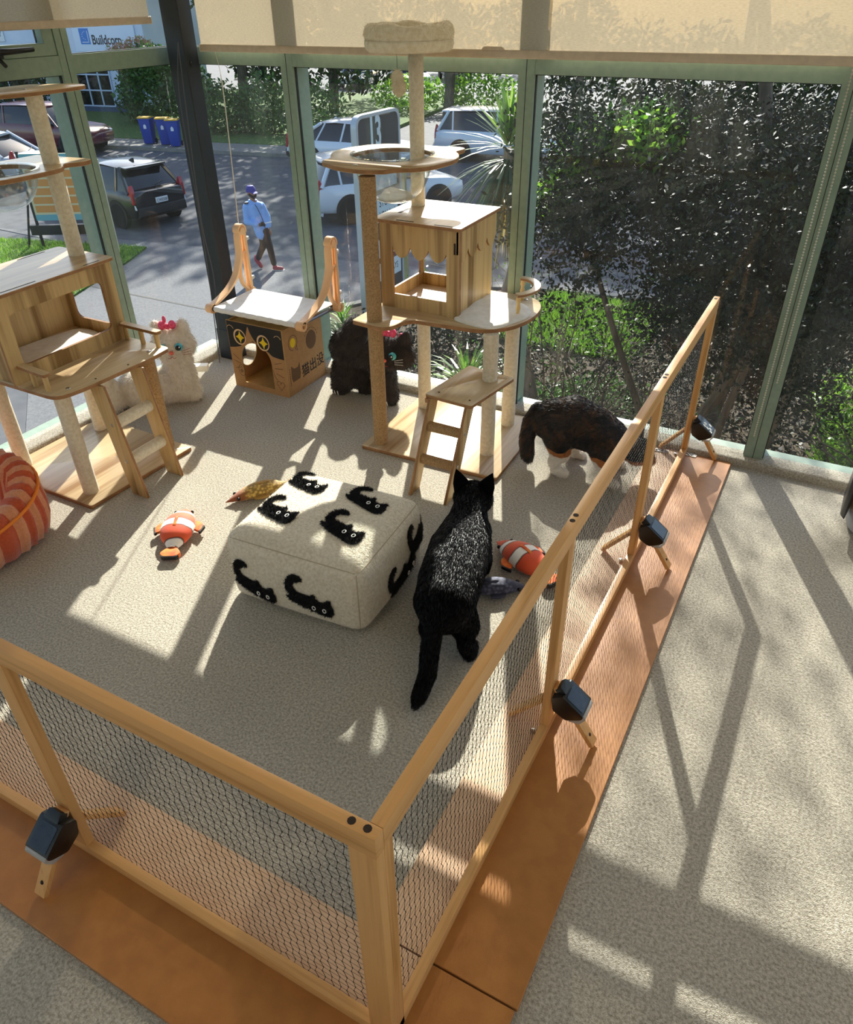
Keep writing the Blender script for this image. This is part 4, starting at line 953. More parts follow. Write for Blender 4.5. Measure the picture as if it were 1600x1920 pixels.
# wheelie bins
BINB, BINY = mat('blue bin', '#1d3f9b', .5), mat('yellow lid', '#d9a91e', .5)
def wheelie_bin(x, y, rz, label):
    t = thing('wheelie_bin', (x, y, G+.12), label, 'bin', 'wheelie bins on the far footpath', rz=rz); t.scale = (.80, .80, .92)
    def fr(z0, z1, a0, b0, a1, b1): return MB().add([(-a0, -b0, z0), (a0, -b0, z0), (a0, b0, z0), (-a0, b0, z0), (-a1, -b1, z1), (a1, -b1, z1), (a1, b1, z1), (-a1, b1, z1)], [(3,2,1,0),(4,5,6,7),(0,1,5,4),(1,2,6,5),(2,3,7,6),(3,0,4,7)])
    obj('tub', fr(.03, 1.0, .22, .24, .29, .34), BINB, t, local=True, bevel=.02)
    obj('rim', MB().box(-.31, .31, -.36, .36, .96, 1.01), BINB, t, local=True, bevel=.012)
    obj('lid', MB().prism(rpoly([(-.38, 1.01), (.36, 1.01), (.36, 1.03), (0, 1.08), (-.38, 1.06)], .02), 'y', -.30, .30), BINY, t, local=True, bevel=.01).rotation_euler = (0, 0, PI/2)
    obj('handle', MB().tube([(-.24, .36, .95), (-.24, .43, 1.0), (.24, .43, 1.0), (.24, .36, .95)], .016, 6), BINB, t, local=True)
    obj('crest', MB().prism(rpoly([(-.07, .62), (.07, .62), (.07, .74), (0, .80), (-.07, .74)], .02), 'y', -.322, -.316), PLATE, t, local=True).rotation_euler = (math.radians(0), 0, 0)
    for s in (-1, 1):
        q = MB().lathe([(0, -.03), (.10, -.03), (.10, .03), (0, .03)], (0, 0, 0), 14); q.v = [(s*.25+p[2], .22+p[0], .10+p[1]) for p in q.v]; obj('wheel', q, TYRE, t, local=True)
for i, (x, y, r) in enumerate(((-25.55, 23.95, .42), (-24.75, 24.05, .50), (-24.10, 23.90, .55))):
    wheelie_bin(x, y, r, ('blue bin with yellow lid, leftmost of the three on the footpath', 'blue bin with yellow lid between two others on the footpath', 'blue bin with yellow lid nearest the dark corner post')[i])

# pylon sign with the street number and tenants' panels; its face looks along -X / +X
SX = -7.40; sg = thing('pylon_sign', (SX, 11.95, G), 'tall grey pylon sign with the number 13 and white tenant panels', 'sign')
SGREY, SDARK, SWHITE, SMAR = mat('sign rim', '#b9c0c6', .35, metal=.3), mat('sign charcoal', '#2b2d31', .5), mat('sign white', '#cfe0e8', .5), mat('sign maroon', '#4a2430', .6)
face = rpoly([(11.24, G), (12.66, G), (12.66, -.05), (11.24, -.05)], [.01, .01, .20, .20], 6)
inner = rpoly([(11.30, G+.0), (12.60, G+.0), (12.60, -.11), (11.30, -.11)], [.01, .01, .16, .16], 6)
obj('rim', MB().prism(face, 'x', SX-.06, SX+.045, [rpoly([(11.30, G+.01), (12.60, G+.01), (12.60, -.10), (11.30, -.10)], [.01, .01, .15, .15], 6)]), SGREY, sg, bevel=.01)
obj('backing', MB().prism(rpoly([(11.31, G+.005), (12.59, G+.005), (12.59, -.12), (11.31, -.12)], [.01, .01, .15, .15], 6), 'x', SX-.07, SX+.035), SDARK, sg)
XD = Vector((0, 1, 0)); ZD = Vector((0, 0, 1)); TX = SX+.0366
text('number', '13', .68, (TX, 11.62, -.58), XD, ZD, mat('number white', '#d5e0e4', .5), sg, extrude=.002, sx=.62, offset=.02)
pan = [(-1.42, -1.02, 'SHOP'), (-1.92, -1.48, None), (-2.40, -2.12, 'NEW'), (-2.56, -2.16, None)]
pan_z = [(-1.26, -.86), (-1.80, -1.34), (-2.42, -2.10), (-2.84, -2.52)]
for k, (za, zb) in enumerate(pan_z):
    obj('tenant_panel', MB().box(SX+.035, SX+.0365, 11.42, 12.50 if k < 2 else 12.56, za, zb), SWHITE, sg, smooth=False)
DT = mat('sign lettering', '#2a3036', .6)
text('lettering', 'STORE', .20, (TX, 11.86, -1.55), XD, ZD, DT, sg, extrude=.001, sx=.8)
text('lettering', 'V2H Ltd', .20, (TX, 11.86, -1.77), XD, ZD, DT, sg, extrude=.001, sx=.8)
text('lettering', 'BUDAKI', .17, (TX, 11.92, -2.32), XD, ZD, DT, sg, extrude=.001, sx=.75)
text('lettering', 'DISPLAYS', .17, (TX, 11.92, -2.74), XD, ZD, DT, sg, extrude=.001, sx=.75)
for z in (-2.04, -2.46): obj('maroon_band', MB().box(SX+.035, SX+.0360, 11.34, 12.57, z-.03, z+.03), SMAR, sg, smooth=False)
obj('side_post', MB().box(SX-.06, SX+.02, 12.80, 12.88, G, -.9), mat('olive post', '#8f9468', .6), sg, smooth=False)
for z in (-1.1, -2.6): obj('bracket', MB().box(SX-.04, SX, 12.64, 12.82, z-.03, z+.03), SGREY, sg, smooth=False)

# freestanding notice board on the lawn
nb = thing('notice_board', (-16.3, 12.1, G), 'freestanding notice board with orange rows on black legs, on the lawn', 'sign')
ex = Vector((1.36, .80, 0)).normalized(); o0 = Vector((-16.95, 11.75, G+.05))
def slab(u0, u1, z0, z1, d0, d1):
    nn = Vector((ex.y, -ex.x, 0)); q = [o0+ex*u0+nn*d0, o0+ex*u1+nn*d0, o0+ex*u1+nn*d1, o0+ex*u0+nn*d1]
    return MB().prism([(p.x, p.y) for p in q], 'z', o0.z+z0, o0.z+z1)
obj('panel', slab(.15, 1.50, .62, 2.05, -.02, .02), mat('panel sand', '#d8c8a2', .6), nb, smooth=False)
obj('header', slab(.15, 1.50, 1.80, 2.05, .02, .024), mat('panel teal', '#6fa9b4', .6), nb, smooth=False)
for k in range(5): obj('row', slab(.20, 1.45, .80+.19*k, .95+.19*k, .02, .024), mat('panel orange', '#d98f4a', .6) if k == 0 else bpy.data.materials['panel orange'], nb, smooth=False)
obj('footer', slab(.15, 1.50, .62, .75, .02, .024), bpy.data.materials['panel teal'], nb, smooth=False)
obj('base_beam', slab(-.05, 1.6, .30, .52, -.06, .06), TRIMBLK, nb, smooth=False)
lm = MB()
for (u, du) in ((.12, -.35), (1.52, .25)):
    p0, p1 = o0+ex*u+Vector((0, 0, 2.1)), o0+ex*u
    obj('leg', MB().tube([p0, p1], .035, 6), TRIMBLK, nb); q = o0+ex*(u+du)
    obj('stay', MB().tube([o0+ex*(u+du*.15)+Vector((0, 0, 1.1)), q], .025, 6), TRIMBLK, nb)
obj('side_post', MB().box(-14.98, -14.86, 12.24, 12.34, G, G+2.05), mat('cream post', '#d9cfae', .6), nb, smooth=False)
obj('post_panel', MB().box(-15.32, -15.0, 12.20, 12.24, G+1.0, G+1.9), SWHITE, nb, smooth=False)

# building across the street
BP = Vector((-35.3, 30.5, 0)); WALLW = mat('pale render', '#c9d6ea', .7, '#d6e0ef', 1.2); WALLD = mat('dark plinth', '#39506f', .7)
def fac(a0, a1, z0, z1, d0=0, d1=.1):
    q = [BP+RD*a-RN*d for a, d in ((a0, d0), (a1, d0), (a1, d1), (a0, d1))]; return MB().prism([(p.x, p.y) for p in q], 'z', z0, z1)
bl = thing('building', tuple(BP+RN*3+Vector((0, 0, G))), 'pale commercial building with blue logo sign across the street', 'building')
obj('wall', fac(-16, 3.2, G, 3.2, -5, 0), WALLW, bl, smooth=False)
obj('plinth', fac(-16, 3.2, G, G+.45, 0, .05), WALLD, bl, smooth=False)
obj('roof', fac(-16.3, 3.5, 3.2, 3.4, -5.3, .3), SDARK, bl, smooth=False)
def window(a0, a1, z0, z1, nx, nz):
    w_ = obj('window', fac(a0, a1, z0, z1, .0, .02), CARGLASS, bl, smooth=False)
    for i in range(nx+1):
        a = a0+(a1-a0)*i/nx; obj('mullion_bar', fac(a-.03, a+.03, z0, z1, .02, .07), WALLW, w_, smooth=False)
    for j in range(nz+1):
        z = z0+(z1-z0)*j/nz; obj('mullion_bar', fac(a0, a1, z-.03, z+.03, .02, .07), WALLW, w_, smooth=False)
window(-1.35, .75, -3.0, -.9, 3, 3); window(-6.5, -4.2, -3.0, -1.0, 3, 3); window(1.3, 2.6, -3.0, -.9, 2, 3)
obj('garage_door', fac(-11, -7, G, -1.0, 0, .04), mat('dark door', '#2c2f3a', .6), bl, smooth=False)
sp = obj('sign_panel', fac(-.85, 2.75, -.62, 1.0, .02, .10), mat('white sign sheet', '#dbe6f7', .5), bl, smooth=False)
LOGO = mat('logo blue', '#2f7fd0', .5)
obj('logo', fac(-.45, .12, -.30, .36, .10, .108), LOGO, sp, smooth=False)
wl_ = MB(); 
for (a0, a1, z0, z1) in ((-.36, .05, -.24, -.20), (.01, .05, -.24, .26)): 
    q = fac(a0, a1, z0, z1, .108, .112); wl_.add(q.v, q.f)
for k in range(6):
    an = PI*.55+k*.17*PI; u, z = -.10+.20*math.cos(an), .06+.17*math.sin(an); q = fac(u-.018, u+.018, z-.018, z+.018, .108, .112); wl_.add(q.v, q.f)
obj('logo_mark', wl_, WALLW, sp, smooth=False)
text('lettering', 'Buildcorp', .56, BP+RD*.22-RN*.104+Vector((0, 0, -.30)), RD, ZD, mat('sign navy', '#1d2a3c', .5), sp, extrude=.003, sx=.80, offset=.012)
s2 = obj('small_sign', fac(-6.2, -5.2, -.2, .5, .02, .06), PLATE, bl, smooth=False)
text('lettering', 'AY', .34, BP+RD*-5.72-RN*.064+Vector((0, 0, 0)), RD, ZD, mat('sign faded', '#6d86b0', .5), s2, extrude=.002)

# ------------------------------------------------------------------ person
SKIN = mat('skin', '#a9745a', .55); JACK = mat('light blue jacket', '#8fb8f0', .75, '#86aee8', 6, bump=.2, bscale=14); PANT = mat('black trousers', '#17161a', .8); SHOE = mat('red shoe', '#a52c3c', .6); SOLE = mat('white sole', '#e6e2da', .6); CAPM = mat('navy cap', '#3a3690', .7); BEARD = mat('dark hair', '#1a1411', .8)
pr_ = thing('person', (-10.93, 12.92, G), 'man in navy cap and light blue jacket walking on the drive, holding a paper', 'person', rz=math.radians(28.7))
hd = Vector((-.165, -.03, 1.585))
caps = [((-.05, 0, .90), .125, (-.06, 0, .98), .125), ((-.06, 0, .98), .12, (-.15, 0, 1.33), .14), ((-.26, .05, 1.36), .06, (-.06, -.03, 1.36), .06), ((-.165, -.01, 1.38), .055, (-.165, -.02, 1.50), .052),
        (hd+Vector((0, 0, .03)), .082, hd+Vector((.02, -.02, -.055)), .062),
        ((-.30, -.08, 1.33), .058, (-.315, -.13, 1.06), .046), ((-.315, -.13, 1.06), .043, (-.06, -.20, 1.00), .030),
        ((-.03, .08, 1.33), .058, (.07, .13, 1.08), .045), ((.07, .13, 1.08), .042, (.10, .02, .88), .029),
        ((-.01, -.05, .88), .085, (.07, -.05, .50), .062), ((.07, -.05, .50), .056, (.12, -.05, .10), .042),
        ((-.07, .06, .88), .085, (-.07, .06, .52), .062), ((-.07, .06, .52), .056, (-.24, .06, .22), .042), ((.12, -.05, .07), .038, (.24, -.06, .04), .030), ((-.25, .06, .19), .036, (-.19, .06, .05), .028)]
ex_ = MB()
ex_.sph(hd+Vector((.055, -.070, .0)), (.016, .020, .02), 10, 8)       # nose
for s in (-1, 1): ex_.sph(hd+Vector((.0, 0, -.005))+Vector((.066, .052, 0))*s*1.0+Vector((-.01, .012, 0)), (.018, .018, .030), 8, 6)   # ears
link('body', blob_mesh('body', caps, .016, 4, ex_), pr_).data.materials.append(SKIN)
jk = [((-.05, 0, .80), .165, (-.10, 0, 1.05), .165), ((-.10, 0, 1.05), .165, (-.155, 0, 1.30), .165), ((-.30, .05, 1.34), .085, (-.05, -.03, 1.345), .085), ((-.305, -.08, 1.32), .083, (-.32, -.13, 1.05), .073), ((-.32, -.13, 1.05), .070, (-.10, -.20, 1.01), .055), ((-.02, .08, 1.32), .083, (.075, .13, 1.08), .07), ((.075, .13, 1.08), .066, (.10, .05, .92), .053), ((-.165, -.01, 1.40), .075, (-.165, -.012, 1.435), .066)]
link('jacket', blob_mesh('jacket', jk, .022, 5), pr_).data.materials.append(JACK)
pn = [((-.04, 0, .86), .14, (-.04, 0, .80), .14), ((0, -.05, .84), .105, (.075, -.05, .50), .082), ((.075, -.05, .50), .078, (.12, -.05, .16), .066), ((-.075, .06, .84), .105, (-.075, .06, .52), .082), ((-.075, .06, .52), .078, (-.225, .06, .25), .066)]
link('trousers', blob_mesh('trousers', pn, .02, 4), pr_).data.materials.append(PANT)
def shoe(a, b, nm):
    me = blob_mesh(nm, [(a, .052, b, .044), (Vector(a)+Vector((0, 0, .045)), .045, Vector(a)+Vector((0, 0, .07)), .042)], .014, 3); o = link(nm, me, pr_); me.materials.append(SHOE); return o
s1 = shoe((.13, -.05, .05), (.28, -.07, .042), 'shoe'); s2_ = shoe((-.27, .06, .20), (-.19, .06, .065), 'shoe')
obj('sole', MB().prism(rpoly([(.08, -.10), (.33, -.125), (.345, -.04), (.08, 0)], .03), 'z', 0, .02), SOLE, s1, local=True)
cp_ = MB().lathe([(.101, 0), (.102, .03), (.094, .075), (.062, .115), (0, .13)], hd+Vector((-.008, .006, .035)), 20); co = obj('cap', cp_, CAPM, pr_, local=True)
br_ = MB().prism(rpoly([(-.075, .0), (.075, .0), (.055, .085), (-.055, .085)], .03), 'z', 0, .008); an = math.radians(-140); 
br_.v = [hd+Vector((.06, -.072, .038))+Vector((p[0]*math.cos(an)-p[1]*math.sin(an), p[0]*math.sin(an)+p[1]*math.cos(an), p[2]-p[1]*.25)) for p in br_.v]; obj('cap_brim', br_, CAPM, co, local=True)
fd = Vector((.60, -.80, 0)); sd = Vector((.80, .60, 0))
bd_ = MB(); 
for i in range(9):
    a = -1.25+2.5*i/8; d = fd*math.cos(a)+sd*math.sin(a); bd_.sph(hd+Vector((.012, -.012, -.07+.055*abs(a)/1.25))+d*.068, (.028, .028, .030), 8, 6)
bd_.sph(hd+fd*.086+Vector((.0, 0, -.040)), (.030, .022, .010), 8, 6)
obj('beard', bd_, BEARD, pr_, local=True)
obj('mouth', MB().sph(hd+fd*.094+Vector((0, 0, -.056)), (.020, .016, .006), 8, 6), mat('lips', '#8b4f48', .5), pr_, local=True)
for s in (-1, 1):
    obj('eye', MB().sph(hd+fd*.080+sd*.030*s+Vector((0, 0, .018)), .010, 8, 6), MA['eye_black'], pr_, local=True); obj('eyebrow', MB().sph(hd+fd*.083+sd*.030*s+Vector((0, 0, .036)), (.019, .010, .006), 8, 6), BEARD, pr_, local=True)
# gloved hand with five fingers round a folded paper
hp = Vector((-.035, -.205, 1.0)); gl_ = [(hp, .034, hp+Vector((.045, 0, .01)), .034)]
for k, (ln_, dz) in enumerate(((.062, .028), (.07, .010), (.066, -.010), (.05, -.028))):
    b0 = hp+Vector((.06, -.005, .01+dz)); b1 = b0+Vector((ln_*.55, -.012, -.004)); gl_ += [(b0, .0105, b1, .010), (b1, .010, b1+Vector((ln_*.15, .018, -.018)), .008)]
gl_ += [(hp+Vector((.015, -.015, .028)), .012, hp+Vector((.05, -.03, .062)), .010), (hp+Vector((.05, -.03, .062)), .010, hp+Vector((.075, -.02, .058)), .008)]
link('glove', blob_mesh('glove', gl_, .007, 2), pr_).data.materials.append(TRIMBLK)
hp2 = Vector((.105, -.0, .85)); h2 = [(hp2, .030, hp2+Vector((.01, -.01, -.045)), .030)]
for k in range(4): b0 = hp2+Vector((-.02+.016*k, -.015, -.07)); h2 += [(b0, .009, b0+Vector((.006, .004, -.04-.006*(k in (1, 2)))), .008)]
h2 += [(hp2+Vector((.025, -.02, -.02)), .010, hp2+Vector((.045, -.03, -.06)), .008)]
link('hand', blob_mesh('hand', h2, .007, 2), pr_).data.materials.append(SKIN)
tag(obj('folded_paper', MB().prism(rpoly([(0, 0), (.16, .035), (.155, .05), (-.005, .015)], .003), 'y', -.004, .004), SOLE, loc=(0, 0, 0), local=True), 'thin white folded paper held by the walking man', 'paper')
bpy.data.objects['folded_paper'].location = Vector((-10.93, 12.92, G))+Matrix.Rotation(math.radians(28.7), 3, 'Z') @ Vector((.055, -.205, 1.015)); bpy.data.objects['folded_paper'].rotation_euler = (0, 0, math.radians(28.7))
obj('zip', MB().tube(smooth_path([(-.10, -.162, 1.40), (-.045, -.172, 1.30), (.02, -.160, 1.10), (.055, -.150, .90)], 4), .007, 5), PANT, pr_, local=True)
obj('shoulder_patch', MB().box(-.33, -.25, -.12, -.04, 1.395, 1.425), PANT, pr_, local=True, bevel=.008)
obj('collar', MB().tube([(-.165+.075*math.cos(q), -.012+.07*math.sin(q), 1.445) for q in np.linspace(-.6, 2*PI-1.6, 16)], .022, 6), JACK, pr_, local=True)

# ------------------------------------------------------------------ plants
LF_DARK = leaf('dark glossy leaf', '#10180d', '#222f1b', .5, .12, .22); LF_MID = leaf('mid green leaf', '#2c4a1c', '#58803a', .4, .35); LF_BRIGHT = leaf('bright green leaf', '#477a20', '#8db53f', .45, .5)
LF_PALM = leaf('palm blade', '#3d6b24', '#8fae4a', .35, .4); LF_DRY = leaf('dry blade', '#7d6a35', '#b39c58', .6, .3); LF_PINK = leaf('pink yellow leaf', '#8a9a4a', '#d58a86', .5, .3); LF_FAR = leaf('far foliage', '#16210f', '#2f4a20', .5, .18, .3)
BARK = mat('bark', '#4a4034', .9, '#6a5d4b', 18, (1, 1, .2), bump=.6, bscale=30); BARKL = mat('grey trunk', '#8c8275', .9, '#6c6357', 14, (1, 1, .25), bump=.5, bscale=30)
def leaves_np(P, size, aspect=.45, up=None, rnd=None):
    n = len(P); d = np.random.normal(size=(n, 3)); 
    if up is not None: d += np.array(up)
    d /= np.linalg.norm(d, axis=1)[:, None]; s = np.cross(d, np.random.normal(size=(n, 3))); s /= np.linalg.norm(s, axis=1)[:, None]+1e-9
    nn = np.cross(d, s); L = (size*(.65+.7*np.random.rand(n)))[:, None]
    V = np.stack([P, P+d*L*.5+s*L*aspect*.5+nn*L*.06, P+d*L, P+d*L*.5-s*L*aspect*.5+nn*L*.06], 1).reshape(-1, 3)
    return V, (np.arange(n)*4)[:, None]+np.array([[0, 1, 2, 3]])
def ball(c, r, n, shell=.45):
    d = np.random.normal(size=(n, 3)); d /= np.linalg.norm(d, axis=1)[:, None]; k = (shell+(1-shell)*np.random.rand(n))[:, None]**.8
    return np.array(c)+d*k*np.array(r)
def foliage(nm, P, size, m, parent, aspect=.45, up=None):
    V, Q = leaves_np(P, size, aspect, up); o = link(nm, np_mesh(nm, V-np.array(wloc(parent)), Q, None, [m]), parent); o['kind'] = 'stuff'; return o
def tree(nm, base, label, cat, blobs, size, m, trunk=None, group=None, bark=None):
    t = thing(nm, base, label, cat, group)
    P = np.vstack([ball(c, r, n) for c, r, n in blobs]); foliage('foliage', P, size, m, t)
    for tr in (trunk or []): obj('trunk', MB().tube(smooth_path(tr[0], 5), [tr[1]+(tr[2]-tr[1])*i/(5*(len(tr[0])-1)) for i in range(5*(len(tr[0])-1)+1)], 8), bark or BARK, t)
    return t
# big shrub tree outside the right panes
P0 = (-.95, 6.6, G+.1)
t = thing('garden_tree', P0, 'dense dark tree with small glossy leaves outside the right panes', 'tree')
bl_ = []
rs = np.random.RandomState(3)
for i in range(150):
    x, y = rs.uniform(-2.2, 1.5), rs.uniform(5.3, 8.4); z = rs.uniform(-1.6, .80 - .06*(y-5.3))
    if x < -1.3 and z < -.15: continue
    if x > .35 and z < -.35: continue
    if -1.3 < x < -.5 and z < -.9: continue
    bl_.append(((x, y, z), (.42, .40, .36), 860))
for i in range(60): bl_.append(((rs.uniform(-2.1, 1.7), rs.uniform(6.6, 9.0), rs.uniform(.1, .62)), (.45, .45, .30), 800))
for i in range(70): bl_.append(((rs.uniform(-1.6, .5), rs.uniform(8.4, 9.6), rs.uniform(-2.0, .4)), (.6, .5, .45), 700))
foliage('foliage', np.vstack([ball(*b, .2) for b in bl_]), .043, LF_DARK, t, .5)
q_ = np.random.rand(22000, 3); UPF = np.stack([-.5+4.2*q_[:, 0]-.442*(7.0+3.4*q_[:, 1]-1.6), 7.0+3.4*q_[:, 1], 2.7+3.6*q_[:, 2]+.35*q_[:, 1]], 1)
UPF = UPF[(UPF[:, 2] < (UPF[:, 1]-.95)/1.491) & (UPF[:, 2] > (UPF[:, 1]-2.9)/1.491)]  # unseen crown leaves, trimmed to dim the right floor and spare the blind
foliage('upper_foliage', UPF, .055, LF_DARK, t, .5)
obj('trunk', MB().tube(smooth_path([(-.95, 6.6, G), (-.6, 7.2, -1.0), (-.9, 7.8, .8), (-1.5, 8.1, 2.8), (-1.9, 8.2, 4.8)], 5), [.09-.0033*i for i in range(21)], 8), BARK, t)
foliage('sun_bright_foliage', np.vstack([ball((-1.95, 6.2, .50), (.28, .3, .22), 500, .2), ball((-1.5, 6.3, .62), (.3, .3, .2), 450, .2), ball((-2.15, 6.2, .2), (.2, .3, .22), 300, .2)]), .06, LF_BRIGHT, t, .5)  # yellow-green leaf colour stands in for sun on the crown
foliage('sun_painted_foliage', np.vstack([ball((-1.95, 6.4, .48), (.35, .4, .32), 1500, .2), ball((-1.55, 6.6, .62), (.4, .4, .25), 1500, .2), ball((-2.1, 6.5, .1), (.35, .4, .3), 1200, .2)]), .06, LF_MID, t, .5)  # lighter leaf colour paints the sunlit parts of the dark tree
for pts, a, b in (([(-.95, 6.6, G), (-.9, 6.5, -2.2), (-.62, 6.4, -1.4), (-.25, 6.3, -.5), (.1, 6.3, .2)], .075, .03), ([(-.7, 6.5, G), (-.55, 6.4, -2.3), (-.52, 6.3, -1.6), (-.35, 6.3, -.6)], .055, .025), ([(-.4, 6.5, G), (-.35, 6.35, -2.2), (-.12, 6.3, -1.7), (-.05, 6.3, -.7)], .05, .025), ([(-.35, 6.35, -2.2), (.0, 6.4, -2.5), (.2, 6.3, -2.75)], .03, .02), ([(-.95, 6.6, -2.4), (-1.5, 6.5, -1.2), (-1.9, 6.5, -.3)], .045, .02)):
    obj('trunk', MB().tube(smooth_path(pts, 5), [a+(b-a)*i/(5*(len(pts)-1)) for i in range(5*(len(pts)-1)+1)], 8), BARK, t)
# twiggy shrubs
def twigs(nm, base, label, n, hgt, spread, m, leafm, nleaf, lean=(0, 0), group='twiggy garden shrubs'):
    t = thing(nm, base, label, 'shrub', group); mb = MB(); tips = []; rs = np.random.RandomState(int(abs(base[0])*100)+n)
    for i in range(n):
        p = Vector(base)+Vector((rs.normal(0, .06), rs.normal(0, .06), 0)); d = Vector((rs.normal(lean[0], spread), rs.normal(lean[1], spread), 1)).normalized(); pts = [p]
        for k in range(7):
            d = (d+Vector((rs.normal(0, .16), rs.normal(0, .16), -.07*k*spread))).normalized(); p = p+d*hgt/7; pts.append(p)
            if k > 1:
                for q in range(3):
                    d2 = (d+Vector(rs.normal(0, .75, 3))).normalized(); e = [p, p+d2*hgt*.10, p+(d2+Vector((rs.normal(0, .4), rs.normal(0, .4), -.2))).normalized()*hgt*.2]; mb.tube(e, [.004, .0028, .0015], 3); tips += [e[1], e[2]]
        mb.tube(pts, [.016*(1-.11*k) for k in range(8)], 4)
    o = obj('twigs', mb, m, t); o['kind'] = 'stuff'
    T = np.array([tuple(q) for q in tips]); idx = np.random.choice(len(T), nleaf); foliage('foliage', T[idx]+np.random.normal(0, .07, (nleaf, 3)), .05, leafm, t, .4)
    return t
twigs('twiggy_shrub', (-2.35, 7.4, G+.1), 'bare twiggy shrub left of the dense dark tree', 26, 2.7, .45, BARK, LF_MID, 1500)
twigs('twiggy_shrub', (-1.75, 7.0, G+.1), 'dark twiggy shrub in front of the dense dark tree', 24, 2.3, .5, BARK, LF_DARK, 2500)
twigs('twiggy_shrub', (1.25, 7.6, G+.1), 'weeping twiggy shrub beyond the rightmost pane', 40, 2.6, .6, BARK, LF_DARK, 1800, (-.3, 0))
# palm
pc = Vector((-3.12, 7.5, .30)); t = thing('palm', (-3.0, 7.5, G+.1), 'spiky fan palm with bright upper blades on a curved grey trunk', 'palm')
obj('trunk', MB().tube(smooth_path([(-2.55, 7.45, G+.1), (-2.75, 7.5, -2.2), (-3.04, 7.5, -1.3), (-2.98, 7.5, -.8), (-3.02, 7.5, -.35), pc], 6), [.11-.0016*i for i in range(31)], 10), BARKL, t)
def fan(center, dirs, length, wdt, m, nm, par, droop=.25):
    V = []; F = []
    for d in dirs:
        d = Vector(d).normalized(); s = d.cross(Vector((0, 0, 1))); s = (s if s.length > .05 else Vector((1, 0, 0))).normalized(); L = length*random.uniform(.75, 1.1); o = len(V); p0 = Vector(center)+d*.06
        for k, wk in enumerate((.5, 1, .85, .02)):
            u = k/3; q = p0+d*L*u+Vector((0, 0, -droop*L*u*u)); V += [q-s*wdt*wk/2, q+s*wdt*wk/2]
        F += [(o+2*k, o+2*k+1, o+2*k+3, o+2*k+2) for k in range(3)]
    o = obj(nm, MB().add(V, F), m, par, smooth=False); return o
dirs_up, dirs_dn = [], []
for i in range(120):
    a, e = random.uniform(0, 2*PI), random.uniform(.0, 1.45); dirs_up.append((math.cos(a)*math.cos(e), math.sin(a)*math.cos(e), math.sin(e)))
for i in range(190):
    a, e = random.uniform(0, 2*PI), random.uniform(-1.3, .05); dirs_dn.append((math.cos(a)*math.cos(e), math.sin(a)*math.cos(e), math.sin(e)))
fan(pc, dirs_up, .62, .032, LF_PALM, 'fronds', t, .18)['kind'] = 'stuff'
fan(pc-Vector((0, 0, .1)), dirs_dn, .66, .026, leaf('dark palm blade', '#2f4630', '#55704a', .4, .3), 'lower_fronds', t, .35)['kind'] = 'stuff'
fan(pc-Vector((0, 0, .45)), [d for d in dirs_dn[:60]], .42, .022, LF_DRY, 'dry_fronds', t, .6)['kind'] = 'stuff'
def inside2(P, poly):
    x, y = P[:, 0], P[:, 1]; c = np.zeros(len(P), bool)
    for i in range(len(poly)):
        x0, y0 = poly[i-1]; x1, y1 = poly[i]; c ^= ((y0 > y) != (y1 > y)) & (x < (x1-x0)*(y-y0)/(y1-y0+1e-12)+x0)
    return c
# strappy clumps
def clump(x, y, z, n, L, wdt, m, label, up=1.0, group='strappy garden plants'):
    t = thing('strappy_plant', (x, y, z), label, 'plant', group); ds = []
    for i in range(n):
        a, e = random.uniform(0, 2*PI), random.uniform(.35*up, 1.4); ds.append((math.cos(a)*math.cos(e), math.sin(a)*math.cos(e), math.sin(e)))
    fan((x, y, z), ds, L, wdt, m, 'blades', t, .45)['kind'] = 'stuff'
clump(-6.85, 9.8, G+.1, 90, .85, .030, LF_MID, 'green strappy clump seen just right of the cardboard house')
clump(-6.25, 9.0, G+.1, 80, .80, .030, LF_MID, 'second strappy clump, between cardboard house and dark plush')
clump(-7.45, 10.6, G+.1, 70, .70, .030, LF_BRIGHT, 'pale strappy clump at the edge of the drive')
clump(-4.05, 8.6, G+.45, 110, .95, .035, LF_PALM, 'low spiky yucca seen between the posts of the tall cat tree', .2)
clump(-4.55, 7.6, G+.1, 60, .6, .030, LF_MID, 'small strappy clump seen beside the dark plush')
# ground cover: leaf litter and low leaves over the bed
n = 26000; gx = np.random.uniform(-7.2, 3.5, n); gy = np.random.uniform(3.2, 13.2, n); gz = G+.1+.28*np.random.rand(n)**2
lg = np.random.rand(16000, 2); lp_ = np.stack([-19.5+6.5*lg[:, 0], 9.2+3.7*lg[:, 1], np.full(16000, G+.05)], 1); lp_ = lp_[inside2(lp_, lawn)]
dd = np.random.normal(0, .3, lp_.shape); dd[:, 2] = 1; dd /= np.linalg.norm(dd, axis=1)[:, None]
V, Q, T = strands(lp_, dd, .05+.05*np.random.rand(len(lp_)), .012); tag(link('lawn_grass', np_mesh('lawn_grass', V, Q, T, [LF_BRIGHT])), 'bright mown grass of the lawn below the left windows', 'grass', kind='stuff')
keep = (gx > -7.6+.0*gy) & (gy < 13.0+.2*gx+1.0) & (gx > -8.2+(gy < 9)*1.6)
pl_ = np.stack([gx, gy, gz], 1)[keep]
o = link('ground_cover', np_mesh('ground_cover', *[leaves_np(pl_, .085, .5, (0, 0, .5))[i] for i in (0, 1)], None, [LF_DARK])); tag(o, 'dark glossy ground cover over the garden bed below the glass', 'ground cover', kind='stuff')
n = 16000; a = np.random.rand(n, 2); gp = np.stack([-4.9+2.4*a[:, 0]+.2*a[:, 1], 11.2+2.6*a[:, 1], np.full(n, G+.1)], 1)
g2 = np.stack([.4+3.5*np.random.rand(9000), 8.2+2.5*np.random.rand(9000), np.full(9000, G+.1)], 1)
